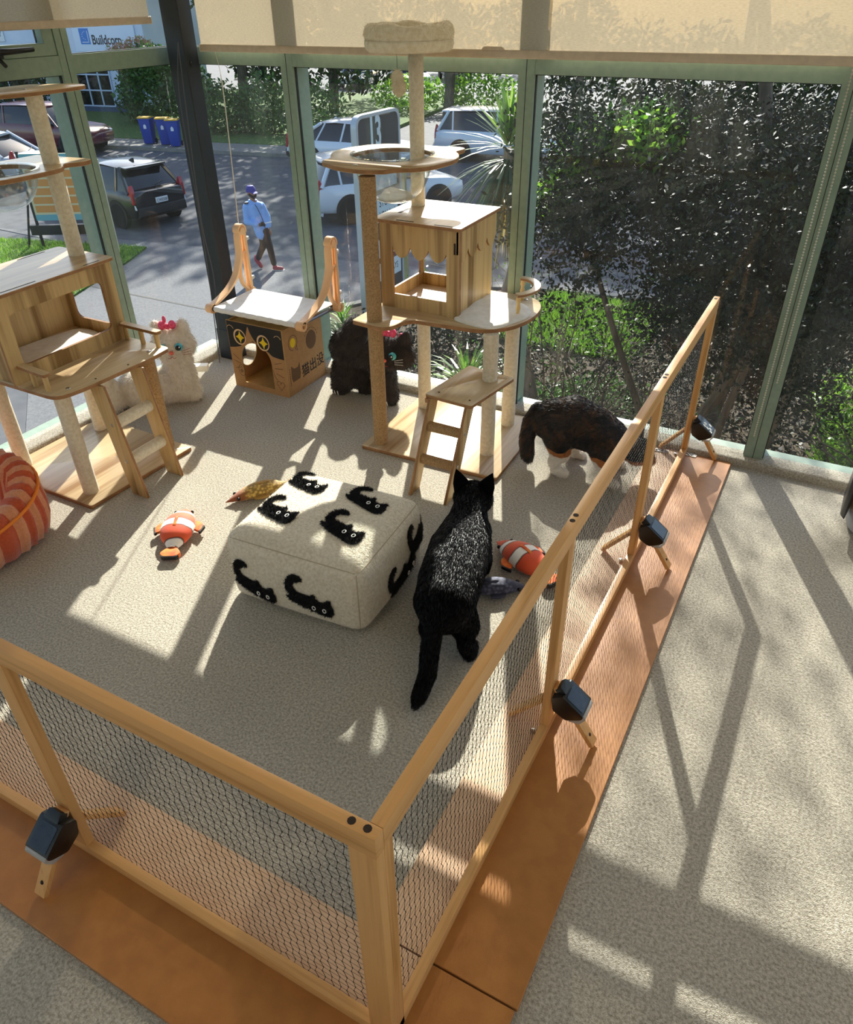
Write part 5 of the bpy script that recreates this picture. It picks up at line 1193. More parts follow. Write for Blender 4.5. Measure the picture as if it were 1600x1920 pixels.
gp = np.vstack([gp, g2]); dd = np.random.normal(0, .35, gp.shape); dd[:, 2] = 1; dd /= np.linalg.norm(dd, axis=1)[:, None]
V, Q, T = strands(gp, dd, .10+.10*np.random.rand(len(gp)), .012); o = link('garden_grass', np_mesh('garden_grass', V, Q, T, [LF_BRIGHT])); tag(o, 'bright grass tufts in the garden bed around the dark tree', 'grass', kind='stuff')
tree('garden_bush', (.9, 8.4, G+.1), 'bright green bush at the right edge behind the twiggy shrub', 'bush', [((1.0, 8.4, -2.7), (.75, .6, .5), 1800), ((1.5, 8.8, -2.3), (.8, .6, .6), 1800), ((.7, 9.4, -2.5), (.6, .6, .45), 1200)], .09, LF_BRIGHT, group='garden bushes')
tree('garden_bush', (-3.0, 8.0, G+.1), 'low leafy bush under the palm', 'bush', [((-3.0, 8.2, -2.9), (.7, .6, .4), 1700), ((-2.2, 8.8, -2.9), (.8, .6, .35), 1700)], .075, LF_MID, group='garden bushes')
tree('garden_bush', (-5.3, 10.6, G+.1), 'dark leafy bush beside the low yucca', 'bush', [((-5.2, 10.6, -2.8), (.8, .6, .5), 1800)], .075, LF_DARK, group='garden bushes')
# across the street
tree('hedge', (-29.8, 28.6, G+.1), 'rounded green hedge behind the blue bins', 'hedge', [((-29.9, 28.4, -2.2), (1.9, 1.1, 1.3), 2600), ((-29.6, 28.8, -1.1), (1.6, 1.0, 1.0), 2200), ((-27.6, 28.6, -2.0), (1.6, 1, 1.3), 1800)], .22, LF_MID, group='plants across the street')
tree('flowering_bush', (-31.6, 29.2, G+.1), 'bush with pink and yellow leaves in front of the logo sign', 'bush', [((-31.9, 29.2, -.75), (1.0, .7, .65), 900), ((-30.9, 29.3, -.45), (.9, .7, .6), 800)], .15, LF_PINK, group='plants across the street')
tree('hedge', (-22.6, 27.9, G+.1), 'bright hedge seen between corner post and first mullion', 'hedge', [((-24.6, 27.3, -2.4), (1.4, .9, 1.2), 1600), ((-22.8, 27.9, -2.3), (1.4, .9, 1.3), 1600), ((-20.8, 28.8, -2.4), (1.6, .9, 1.2), 1600)], .20, LF_MID, group='plants across the street')
tree('hedge', (-20.0, 34.0, G+.1), 'low lit hedge in front of the far pale cars', 'hedge', [((-21.0, 37, -2.5), (2.4, 1, .8), 1500), ((-17.5, 38, -2.4), (2.2, 1, .9), 1300)], .22, LF_BRIGHT, group='plants across the street')
def tall(x, y, zc, r, n, lab, low=True):
    bl = [((x, y, zc), (r, r, r*1.05), n), ((x+r*.5, y+.5, zc-r*.7), (r*.7, r*.7, r*.6), n//2)]
    tree('street_tree', (x, y, G), lab, 'tree', bl, .42, LF_FAR, [([(x, y, G), (x+.15, y, -1), (x, y, 2), (x+.2, y, zc)], .28, .12)], 'tall trees across the street')
tall(-28.6, 33.5, 4.2, 3.4, 2600, 'tall tree behind the rounded hedge, left of the corner post')
tall(-24.5, 35.5, 8.0, 4.6, 5200, 'tall dark tree seen just right of the corner post')
tall(-18.5, 36.5, 8.0, 4.6, 5200, 'tall dark tree seen behind the white fastback')
tall(-12.5, 37.5, 7.5, 4.6, 5200, 'tall dark tree seen behind the palm')
tall(-5.5, 37.5, 7.5, 4.6, 4200, 'tall dark tree added to shade the road, far behind the twiggy shrub')  # added so its shade darkens the road behind the garden tree
tall(1.5, 39.0, 7.5, 4.6, 4200, 'tall dark tree added to shade the road, far behind the dense dark garden tree')  # second added tree, there to shade the far road
bd2 = [((x, y, z), (2.3, 1.6, 1.7), 900) for (x, y, z) in ((-44, 45, 0), (-40, 44, .4), (-48, 47, .3), (-37, 46, .4), (-52, 48, .2), (-30.5, 37, -.6), (-34.5, 43, .2), (-33, 50, .6), (-29, 40, .4), (-26, 44, .6), (-27, 35, -1.2), (-23.4, 36, -1.0), (-19.3, 41.5, -.6), (-14.5, 41, -1.0), (-10.5, 39.5, -1.2), (-7, 38.5, -1.2), (-3.5, 38, -1.0), (-37, 58, -.5), (-31, 60, 0), (-25, 61, 0), (-19, 58, 0))]
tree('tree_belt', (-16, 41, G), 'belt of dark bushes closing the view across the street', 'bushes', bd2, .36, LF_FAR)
tree('street_bush', (-40, 33, G), 'dark bush behind the parked dark red off-roader', 'bush', [((-33.5, 26.0, -2.1), (1.3, .9, 1.2), 1100), ((-38, 27.0, -2.0), (2, 1, 1.4), 1200)], .22, LF_FAR, group='plants across the street')
# ------------------------------------------------------------------ pouf with shaggy black cats
BOUCLE = mat('cream boucle', '#e6dcc8', .95, '#d2c6ad', 120, bump=.7, bscale=150, sheen=.3, bdist=.006)
SHAG = mat('black shag', '#0d0c0d', .75, '#1a191a', 60)
PA = math.radians(3.5); PC = Vector((-1.176, 1.497, 0)); PW, PD, PH = .235, .208, .243
def pouf_pt(face, u, v):
    """u, v in -1..1 over a face; faces bulge like a stuffed cushion"""
    bu = .020*(1-u*u)*(1-v*v); H2 = PH/2
    p, nn = {'t': ((u*PW, v*PD, PH), (0, 0, 1)), 'u': ((u*PW, v*PD, 0), (0, 0, 0)), 'f': ((u*PW, -PD, H2+v*H2), (0, -1, 0)), 'b': ((u*PW, PD, H2+v*H2), (0, 1, 0)), 'r': ((PW, u*PD, H2+v*H2), (1, 0, 0)), 'l': ((-PW, u*PD, H2+v*H2), (-1, 0, 0))}[face]
    return squ(Vector(p)) + Vector(nn)*bu
def squ(p, r=.042):                            # round the edges of the cushion
    c = Vector((max(-PW+r, min(PW-r, p.x)), max(-PD+r, min(PD-r, p.y)), max(r, min(PH-r, p.z)))); d = p-c
    return c+d.normalized()*r
pf = thing('pouf', tuple(PC), 'square cream boucle pouf covered with shaggy black cat shapes', 'pouf', rz=PA)
mb = MB(); N_ = 20
for fc in 'tfbrlu':
    v = []
    for i in range(N_+1):
        for j in range(N_+1): v.append(pouf_pt(fc, -1+2*i/N_, -1+2*j/N_))
    mb.add(v, [(i*(N_+1)+j, (i+1)*(N_+1)+j, (i+1)*(N_+1)+j+1, i*(N_+1)+j+1) for i in range(N_) for j in range(N_)])
me = mb.mesh('cushion', BOUCLE, None, ang=80, weld=True)
bm = bmesh.new(); bm.from_mesh(me); bmesh.ops.remove_doubles(bm, verts=bm.verts, dist=.0008); bmesh.ops.recalc_face_normals(bm, faces=bm.faces)
for f in bm.faces: f.smooth = True
bm.to_mesh(me); bm.free()
me2 = furred(me, 26000, .0045, .0011, (0, 0, -.3), .35, [BOUCLE]); me2.name = 'cushion'; link('cushion', me2, pf)
for pts in ([('f', u, .96) for u in np.linspace(-.95, .95, 14)], [('r', u, .96) for u in np.linspace(-.95, .95, 14)], [('f', .97, v) for v in np.linspace(-.9, .9, 8)]):
    obj('seam', MB().tube([pouf_pt(*q) for q in pts], .0016, 5), mat('seam thread', '#b7a78c', .9) if 'seam thread' not in bpy.data.materials else bpy.data.materials['seam thread'], pf, local=True)
CAT2 = smooth_path([(.33, .78), (.2, .81), (.07, .74), (.0, .55), (.03, .38), (.10, .30), (.01, .25), (.08, .19), (.3, .10), (.63, .03), (.9, .0), (1.0, .14), (.97, .30), (.93, .44), (.83, .36), (.72, .34), (.66, .37), (.59, .50), (.52, .42), (.25, .44), (.16, .52), (.19, .64), (.34, .70)], 3, True)
def inside(P, poly):
    x, y = P[:, 0], P[:, 1]; c = np.zeros(len(P), bool); k = len(poly)
    for i in range(k):
        x0, y0 = poly[i-1]; x1, y1 = poly[i]
        c ^= ((y0 > y) != (y1 > y)) & (x < (x1-x0)*(y-y0)/(y1-y0+1e-12)+x0)
    return c
def patch(face, cu, cv, size, ang=0, flip=1):
    hu, hv = {'t': (PW, PD), 'f': (PW, PH/2), 'r': (PD, PH/2)}[face]; c_, s_ = math.cos(ang), math.sin(ang)
    def mp(x, y, off=0):
        x, y = (x-.5)*size*flip, (y-.40)*size; x, y = x*c_-y*s_, x*s_+y*c_
        u, v = cu+x/hu, cv+y/hv; u = max(-1, min(1, u)); v = max(-1, min(1, v)); p = pouf_pt(face, u, v)
        return p + {'t': Vector((0, 0, 1)), 'f': Vector((0, -1, 0)), 'r': Vector((1, 0, 0))}[face]*off
    n = 9000; P = np.random.rand(n, 2)*np.array([1.04, .85])-np.array([.02, .02]); P = P[inside(P, CAT2)]
    R_ = np.array([tuple(mp(x, y, .001)) for x, y in P]); nn = np.array({'t': (0, 0, 1.), 'f': (0, -1., 0), 'r': (1., 0, 0)}[face])
    D = nn*.75+np.random.normal(0, .55, R_.shape); D /= np.linalg.norm(D, axis=1)[:, None]
    V, Q, T = strands(R_, D, .007+.005*np.random.rand(len(R_)), .0016)
    base = MB(); tri = tessellate_polygon([[Vector((a, b, 0)) for a, b in CAT2]])
    gx = 22; gv = {}
    for i in range(gx):
        for j in range(gx):
            q = np.array([[(i+.5)/gx, (j+.5)/gx*.85]])
            if inside(q, CAT2)[0]:
                x, y, h1, h2 = q[0][0], q[0][1], .55/gx, .55/gx*.85
                base.add([mp(x-h1, y-h2, .0025), mp(x+h1, y-h2, .0025), mp(x+h1, y+h2, .0025), mp(x-h1, y+h2, .0025)], [(0, 1, 2, 3)])
    bv = np.array([tuple(p) for p in base.v]); bf = np.array(base.f)
    o = link('shaggy_cat', np_mesh('shaggy_cat', np.vstack([bv, V]), np.vstack([bf, Q+len(bv)]), T+len(bv), [SHAG]), pf)
    for ex in (.62, .84):
        ring = MB().tube([mp(ex+.034*math.cos(q), .19+.046*math.sin(q), .0105) for q in np.linspace(0, 2*PI, 13)], .0014, 5); obj('eye', ring, MA['eye_white'], o, local=True)
for (x, y) in ((-1.315, 1.62), (-1.089, 1.618), (-1.303, 1.447), (-1.073, 1.458)):
    q = Matrix.Rotation(-PA, 3, 'Z') @ (Vector((x, y, 0))-PC); patch('t', q.x/PW, q.y/PD, .150, -.10)
patch('f', -.54, -.14, .155, -.06); patch('f', .30, -.02, .155, -.04); patch('r', .05, -.20, .17, .35); patch('r', .70, .30, .16, .3)

# ------------------------------------------------------------------ window hammock
hm = thing('window_hammock', (-2.235, 2.66, .33), 'white cloth cat hammock on peach plastic arms stuck to the glass', 'hammock')
OP = MA['orange_plastic']; YF, YB, ZH, ZT = 2.505, 2.800, .362, .662
for X in (-2.498, -1.985):
    path = smooth_path([(2.770, ZT-.005), (2.752, ZT-.03), (2.748, ZT-.10), (2.735, .52), (2.70, .46), (2.64, .415), (2.56, .385), (2.50, .372)], 5)
    ar = obj('arm', MB().prism(ribbon(path, .011), 'x', X-.017, X+.017), OP, hm, bevel=.002); 
    top = [(2.775+.026*math.cos(a), ZT-.012+.026*math.sin(a)) for a in np.linspace(-.4, PI+.2, 14)]
    obj('top_loop', MB().prism(ribbon(top, .009), 'x', X-.017, X+.017), OP, ar, bevel=.002)
    kn = MB().lathe([(0, .003), (.014, .004), (.018, -.001), (.018, -.008)], (0, 0, 0), 18); kn.v = [(X+.017+p[2]*.6, 2.776+p[0], ZT-.014+p[1]) for p in kn.v]; obj('pivot', kn, OP, ar)
    obj('upright', MB().prism(rpoly([(2.782, ZH-.01), (2.800, ZH-.01), (2.802, ZT-.01), (2.786, ZT-.01)], .004), 'x', X-.014, X+.014), OP, ar, bevel=.002)
    obj('upright_web', MB().prism(rpoly([(2.770, ZH+.02), (2.783, ZH), (2.787, ZT-.03), (2.781, ZT-.03)], .003), 'x', X-.004, X+.004), OP, ar)
    b1_ = smooth_path([(2.786, .555), (2.765, .545), (2.742, .50), (2.735, .455), (2.745, .41), (2.775, .375), (2.795, .368)], 5)
    obj('inner_brace', MB().prism(ribbon(b1_, .008), 'x', X-.012, X+.012), OP, ar, bevel=.0015)
    for (y, z) in ((YF, ZH), (YB-.005, ZH-.004)):
        k2 = MB().prism([(y+.022*math.cos(a), z+.022*math.sin(a)) for a in np.linspace(0, 2*PI, 20, endpoint=False)], 'x', X-.017, X+.017, [[(y+.012*math.cos(a), z+.012*math.sin(a)) for a in np.linspace(0, 2*PI, 14, endpoint=False)]])
        obj('rod_socket', k2, OP, ar, bevel=.0015)
    for z in (.605, .420):
        cup = MB().lathe([(.006, -.030), (.008, -.014), (.014, -.010), (.030, -.003), (.036, 0), (.035, .001), (.012, -.004), (0, -.004)], (0, 0, 0), 22); cup.v = [(X+p[0], WY+.0165+p[2], z+p[1]) for p in cup.v]; obj('suction_cup', cup, CUP if 'CUP' in globals() else globals().setdefault('CUP', glass('clear cup', (.93, .95, .96, 1), rough=.05)), ar)
        obj('cup_stem', MB().tube([(X, 2.798, z), (X, WY-.012, z)], [.012, .009], 12), mat('cup stem', '#d9d6d2', .3, trans=.4) if 'cup stem' not in bpy.data.materials else bpy.data.materials['cup stem'], ar)
for y, z in ((YF, ZH), (YB-.005, ZH-.004)):
    obj('rod', MB().tube([(-2.500, y, z), (-1.983, y, z)], .010, 12), MA['grey_steel'], hm)
for X in (-2.475, -2.008): obj('side_rod', MB().tube([(X, YF+.02, ZH-.006), (X, YB-.02, ZH-.012)], .008, 10), MA['grey_steel'], hm)
sl = MB(); nx, ny = 26, 16; v = []
for j in range(ny+1):
    for i in range(nx+1):
        u, t = i/nx, j/ny; x = -2.478+.473*u; y = YF+(YB-.005-YF)*t; sag = -.020*math.sin(PI*t)*math.sin(PI*u)**.6; z = ZH+.011+sag+.0015*math.sin(u*40+t*9)*math.sin(PI*t)
        v.append((x, y, z))
top_n = len(v); v += [(p[0], p[1], p[2]-.004) for p in v]
W_ = nx+1; f = [(j*W_+i, j*W_+i+1, (j+1)*W_+i+1, (j+1)*W_+i) for j in range(ny) for i in range(nx)]; f += [tuple(top_n+q for q in fc[::-1]) for fc in f]
for i in range(nx): f += [(i, top_n+i, top_n+i+1, i+1), (ny*W_+i+1, top_n+ny*W_+i+1, top_n+ny*W_+i, ny*W_+i)]
for j in range(ny): f += [((j+1)*W_, top_n+(j+1)*W_, top_n+j*W_, j*W_), (j*W_+nx, top_n+j*W_+nx, top_n+(j+1)*W_+nx, (j+1)*W_+nx)]
sl.add(v, f); obj('sling', sl, MA['fabric_white'], hm, ang=60)
hem = MB().tube([(-2.47+.46*i/24, YF-.001, ZH+.0015+.0012*math.sin(i*2.3)) for i in range(25)], .0135, 10); obj('front_hem', hem, MA['fabric_white'], hm)

# ------------------------------------------------------------------ cardboard cat house
BXx0, BXx1, BYy0, BYy1, BZ = -2.408, -2.090, 2.492, 2.792, .328
cb = thing('cardboard_cat_house', ((BXx0+BXx1)/2, (BYy0+BYy1)/2, 0), 'brown cardboard cat house with printed cat face and arched door', 'cat house')
KR, KI = MA['kraft'], MA['kraft_in']; tk = .005
door = [(-2.345, .030), (-2.168, .026)] + [(-2.255+.087*math.cos(a)-.0015, .150+.088*math.sin(a)) for a in np.linspace(0, PI, 16)]
obj('front_panel', MB().prism([(BXx0, 0), (BXx1, 0), (BXx1, BZ), (BXx0, BZ)], 'y', BYy0, BYy0+tk, [door], 0, 1), [KR, KI], cb, smooth=False)
circ2 = lambda y, z, r: [(y+r*math.cos(a), z+r*1.1*math.sin(a)) for a in np.linspace(0, 2*PI, 24, endpoint=False)]
obj('side_panel', MB().box(BXx1-tk, BXx1, BYy0+tk, BYy1, 0, BZ-.004), KR, cb, smooth=False)
obj('side_panel', MB().prism([(BYy0+tk, 0), (BYy1, 0), (BYy1, BZ-.004), (BYy0+tk, BZ-.004)], 'x', BXx0, BXx0+tk, [circ2(2.605, .135, .064)], 0, 1), [KR, KI], cb, smooth=False)
obj('back_panel', MB().box(BXx0+tk, BXx1-tk, BYy1-tk, BYy1, 0, BZ-.004), KR, cb, smooth=False)
obj('floor_panel', MB().box(BXx0+tk, BXx1-tk, BYy0+tk, BYy1-tk, 0, tk), KI, cb, smooth=False)
obj('top_flap', MB().box(BXx0+tk, BXx1-tk, BYy0+tk+.002, BYy1-tk, BZ-.020, BZ-.015), KI, cb, smooth=False)
FR = cb.children[0] if cb.children else None
def pfront(nm, poly, m, lay=1, holes=()): return obj(nm, MB().prism(poly, 'y', BYy0-.0004*lay, BYy0-.0004*lay+.0003, holes), m, cb, smooth=False)
def pside(nm, poly, m, lay=1, holes=()): return obj(nm, MB().prism(poly, 'x', BXx1+.0004*lay-.0003, BXx1+.0004*lay, holes), m, cb, smooth=False)
K, CRm, YL, BR_ = MA['print_black'], MA['print_cream'], MA['print_yellow'], MA['print_brown']
mask = smooth_path([(-2.406, .196), (-2.37, .203), (-2.335, .215), (-2.31, .245), (-2.295, .285), (-2.283, .314), (-2.275, .290), (-2.258, .260), (-2.235, .236)], 4)
mask += [(-2.215, .222)] + smooth_path([(-2.205, .216), (-2.18, .21), (-2.16, .195), (-2.13, .190), (-2.092, .188)], 4) + [(-2.092, BZ-.002), (-2.406, BZ-.002)]
dmask = [p for p in mask]
pfront('face_mask', dmask, K, 1)
for (x, z) in ((-2.338, .256), (-2.203, .250)):
    th = np.linspace(0, 2*PI, 24, endpoint=False)
    pfront('printed_eye', [(x+.036*math.cos(a), z+.038*math.sin(a)) for a in th], CRm, 2); pfront('printed_pupil', [(x+.029*math.cos(a)+.002, z+.031*math.sin(a)) for a in th], K, 3)
    st = []; 
    for i in range(16): a = 2*PI*i/16; r = .026/(abs(math.cos(a))**.6+abs(math.sin(a))**.6)**1.5*1.0; st.append((x+r*1.0*math.cos(a)*1.0+.003, z+r*1.15*math.sin(a)))
    pfront('printed_star', st, YL, 4)
def strokes(nm, lines, m, w=.0016, face='f', lay=2):
    mb = MB()
    for ln in lines:
        poly = ribbon(ln, w)
        if face == 'f': mb.prism(poly, 'y', BYy0-.0004*lay, BYy0-.0004*lay+.0003)
        else: mb.prism(poly, 'x', BXx1+.0004*lay-.0003, BXx1+.0004*lay)
    return obj(nm, mb, m, cb, smooth=False)
arc_ = lambda x, z, r, a0, a1, n=10, ey=1: [(x+r*math.cos(a), z+r*ey*math.sin(a)) for a in np.linspace(a0, a1, n)]
strokes('printed_whiskers', [[(-2.395, .165), (-2.36, .140)], [(-2.398, .135), (-2.355, .122)], [(-2.392, .095), (-2.352, .105)], [(-2.11, .170), (-2.15, .158)], [(-2.108, .140), (-2.152, .135)], [(-2.105, .098), (-2.148, .112)],
    arc_(-2.355, .088, .020, 0, 2*PI, 18, 1.4), arc_(-2.357, .085, .008, 0, 2*PI, 12), [(-2.365, .085), (-2.349, .085)], [(-2.357, .077), (-2.357, .093)],
    arc_(-2.140, .062, .012, 0, PI), arc_(-2.118, .060, .012, 0, PI), [(-2.152, .062), (-2.130, .028), (-2.106, .060)], [(-2.165, .125), (-2.158, .095), (-2.145, .080)], arc_(-2.262, .246, .007, PI, 2*PI), [(-2.269, .247), (-2.255, .247)]], K)
strokes('printed_ears', [arc_(-2.388, .285, .020, .3, 2.6), arc_(-2.118, .278, .020, .3, 2.6)], CRm, .0022)
th = np.linspace(0, 2*PI, 24, endpoint=False)
pside('printed_dot', [(2.700+.040*math.cos(a), .215+.045*math.sin(a)) for a in th], BR_)
strokes('printed_bubble', [arc_(2.563, .246, .032, -1.1, 4.6, 26, 1.1), [(2.577, .214), (2.592, .200), (2.590, .224)]], K, .0018, 's')
pside('printed_smile', [(2.563+.019*math.cos(a), .246+.022*math.sin(a)) for a in th], YL)
strokes('printed_arc_text', [arc_(2.700, .215, .052, .2+.32*k, .2+.32*k+.18, 4, 1.1) for k in range(8)], K, .0022, 's')
pside('printed_cat_head', smooth_path([(2.535, .062), (2.590, .062)], 1)+[(2.598, .085), (2.596, .142), (2.580, .122), (2.552, .124), (2.532, .142), (2.528, .085)], BR_)
# big stylised lettering
text('printed_lettering', '猫出没', .066, (BXx1+.0006, 2.606, .062), (0, 1, .06), (0, 0, 1), K, cb, extrude=.0002, sx=.92, offset=.0006)
strokes('printed_small_text', [[(2.518, .05+.011*k), (2.518, .057+.011*k)] for k in range(8)], K, .003, 's')
# small cream block on the kerb
tag(obj('sill_block', MB().box(-2.715, -2.585, 2.455, 2.500, .033, .062), MA['white_plastic'], loc=(-2.65, 2.477, .033), bevel=.004), 'small cream plastic block on the carpeted kerb beside the white plush cat', 'block')
bpy.data.objects['sill_block'].rotation_euler = (0, 0, .55)

# ------------------------------------------------------------------ plush cats
WFUR = mat('white plush', '#efe6d8', .95, '#e0d4c2', 70, bump=.4, bscale=160, sheen=.4); DFUR = mat('dark brown plush', '#2b2524', .95, '#3d3533', 22, bump=.4, bscale=160, sheen=.15)
def plush(nm, loc, label, caps, m, fur, n, group, head, fwd, rt, er, eyes):
    t = thing(nm, loc, label, 'plush toy', group); lp = Vector(loc)
    me = blob_mesh('body', caps, .010, 4, None, lp); me.materials.clear(); me2 = furred(me, n, fur, .0016, (0, 0, -1), .55, [m]); me2.name = 'body'; link('body', me2, t)
    fwd, rt, up = Vector(fwd).normalized(), Vector(rt).normalized(), Vector((0, 0, 1)); h = Vector(head)
    def at(a, b, c): return h+fwd*a+rt*b+up*c
    for s in (-1, 1):
        obj('eye', MB().sph(at(er*.93, s*er*eyes, er*.12), er*.21, 14, 10), MA['eye_teal'], t); obj('pupil', MB().sph(at(er*1.06, s*er*eyes-s*er*.02, er*.12), er*.15, 12, 8), MA['eye_black'], t); obj('glint', MB().sph(at(er*1.16, s*er*eyes+er*.05, er*.18), er*.04, 8, 6), MA['eye_white'], t)
        e = MB().prism(rpoly([(-er*.24, 0), (er*.24, 0), (er*.14, er*.40), (-er*.14, er*.40)], er*.15), 'y', -.006, .006); Rm = Matrix((rt, -fwd, up)).transposed(); e.v = [at(er*.10, s*er*.66, er*.72)+Rm @ Vector(p) for p in e.v]; obj('ear_lining', e, MA['pink'], t)
        for k in (-1, 0, 1): obj('whisker', MB().tube([at(er*.95, s*er*.55, -er*(.22+.10*k)), at(er*.80, s*er*.98, -er*(.20+.16*k))], .0009, 4), MA['eye_white'] if m is DFUR else MA['thread_red'], t)
    obj('nose', MB().sph(at(er*1.06, 0, -er*.14), (er*.13, er*.13, er*.10), 12, 8), MA['red_nose'], t)
    obj('mouth', MB().tube([at(er*1.08, -er*.22, -er*.40), at(er*1.10, -er*.10, -er*.44), at(er*1.10, 0, -er*.34), at(er*1.10, er*.10, -er*.44), at(er*1.08, er*.22, -er*.40)], .0012, 5), MA['thread_red'], t)
    bw = MB(); bw.sph(at(er*.30, -er*.05, er*1.05), er*.16, 10, 8)
    for s in (-1, 1): bw.sph(at(er*.28, -er*.05+s*er*.26, er*1.12), (er*.20, er*.20, er*.24), 10, 8)
    bw.sph(at(er*.25, -er*.15, er*1.42), (er*.10, er*.10, er*.2), 10, 8)
    obj('bow', bw, MA['hotpink'], t); return t, at
h = Vector((-2.552, 2.285, .262)); fw_, rt_ = Vector((.62, -.78, 0)), Vector((.78, .62, 0))
c = [((-2.535, 2.275, .05), .075, (-2.545, 2.285, .17), .068), ((-2.56, 2.265, .06), .085, (-2.66, 2.12, .08), .085), ((-2.50, 2.30, .035), .040, (-2.47, 2.27, .03), .032), ((-2.60, 2.235, .035), .042, (-2.575, 2.20, .03), .033), ((-2.70, 2.02, .06), .05, (-2.71, 1.99, .20), .035), ((-2.545, 2.285, .19), .06, h, .075), (h+rt_*.04-Vector((0, 0, .01)), .060, h-rt_*.04-Vector((0, 0, .01)), .060), (h+fw_*.03-Vector((0, 0, .02)), .055, h+fw_*.035-Vector((0, 0, .02)), .052)]
for s in (-1, 1): c.append((h+rt_*s*.050+Vector((0, 0, .055)), .034, h+rt_*s*.058+Vector((0, 0, .092)), .022))
plush('plush_cat', (-2.56, 2.22, 0), 'white plush cat with pink bow by the left window', c, WFUR, .018, 16000, 'plush toy cats', h, fw_, rt_, .084, .42)
h = Vector((-1.615, 2.655, .262)); fw_, rt_ = Vector((.10, -1, 0)), Vector((1, .10, 0))
c = [((-1.87, 2.69, .22), .090, (-1.74, 2.69, .225), .085), ((-1.82, 2.69, .315), .060, (-1.87, 2.69, .10), .082), ((-1.90, 2.675, .12), .055, (-1.905, 2.655, .035), .048), ((-1.80, 2.715, .12), .055, (-1.80, 2.71, .035), .045), ((-1.72, 2.69, .2), .075, (-1.68, 2.69, .12), .055), ((-1.66, 2.665, .12), .050, (-1.635, 2.655, .036), .042), ((-1.69, 2.72, .12), .045, (-1.685, 2.715, .036), .038), ((-1.70, 2.68, .25), .07, h, .070), (h+rt_*.045-Vector((0, 0, .015)), .062, h-rt_*.045-Vector((0, 0, .015)), .062), (h+fw_*.02-Vector((0, 0, .025)), .055, h+fw_*.025-Vector((0, 0, .025)), .052)]
for s in (-1, 1): c.append((h+rt_*s*.060+Vector((0, 0, .055)), .034, h+rt_*s*.070+Vector((0, 0, .092)), .016))
pt2, at2 = plush('plush_cat', (-1.76, 2.69, 0), 'dark brown plush cat with pink bow beside the cardboard cat house', c, DFUR, .013, 20000, 'plush toy cats', h, fw_, rt_, .082, .44)
for x in (-1.648, -1.630, -1.912, -1.895): obj('claw_stitch', MB().tube([(x, 2.612 if x > -1.8 else 2.606, .030), (x+.006, 2.610 if x > -1.8 else 2.604, .012)], .0018, 5), MA['eye_white'], pt2)

# ------------------------------------------------------------------ striped orange bed at the left edge
bc = Vector((-2.425, 1.065, 0)); ob = thing('pet_bed', tuple(bc), 'orange striped plush pet bed with bright orange piping at the left edge', 'pet bed')
A_, B_ = .285, .250
def sup(a, ra, rb, p=2.6):
    c_, s_ = math.cos(a), math.sin(a); return (ra*math.copysign(abs(c_)**(2/p), c_), rb*math.copysign(abs(s_)**(2/p), s_))
NA = 176
def hgt(a): return .165+.085*max(0, math.sin(a+.15))          # high at the back, low entry in front
v = []; K_ = 15
for i in range(NA):
    a = 2*PI*i/NA; H_ = hgt(a); rib = .006*math.cos(2*PI*i/4)
    sec = [(.86, .004), (.97, .02), (1.02, .07), (1.03, .12), (1.0, H_*.82), (.955, H_*.96), (.90, H_), (.82, H_*.99), (.74, H_*.92), (.68, H_*.75), (.65, H_*.5), (.62, .075), (.45, .065), (.2, .072), (.02, .075)]
    for q, (k, z) in enumerate(sec):
        g = rib*(1 if 0 < q < 11 else .3); x, y = sup(a, A_*k+g*(1 if q < 6 else -1 if q > 7 else 0), B_*k+g*(1 if q < 6 else -1 if q > 7 else 0)); v.append((bc.x+x, bc.y+y, z+(rib if 4 < q < 9 else 0)))
f = [(i*K_+j, ((i+1) % NA)*K_+j, ((i+1) % NA)*K_+j+1, i*K_+j+1) for i in range(NA) for j in range(K_-1)]; fm = [int((i % 8) in (2, 3, 4, 5)) for i in range(NA) for j in range(K_-1)]
f += [tuple(i*K_ for i in range(NA))[::-1], tuple(i*K_+K_-1 for i in range(NA))]; fm += [0, 0]
OA, OBb = mat('orange plush', '#c8562c', .95, '#bb4d26', 120, bump=.5, bscale=220, sheen=.4), mat('peach plush', '#e09468', .95, '#d5875b', 120, bump=.5, bscale=220, sheen=.4)
mbb = MB(); mbb.v = v; mbb.f = f; mbb.m = fm
me = mbb.mesh('bolster', [OA, OBb], bc, ang=80)
link('bolster', me, ob)
pip = [Vector(v[i*K_+4])+Vector((0, 0, .004)) for i in range(NA)]; obj('piping', MB().tube(pip[::4]+[pip[0]], .0055, 8), mat('orange piping', '#ef8420', .7), ob)
a = -.62; x, y = sup(a, A_*1.04, B_*1.04); tg = MB().box(-.020, .020, -.0018, .0018, -.014, .014, R=Matrix.Rotation(math.atan2(y/B_**2, x/A_**2)+PI/2, 3, 'Z'), at=(bc.x+x, bc.y+y, .085)); obj('label_tag', tg, mat('teal tag', '#2f9c93', .7), ob)['label'] = 'small teal fabric tag'

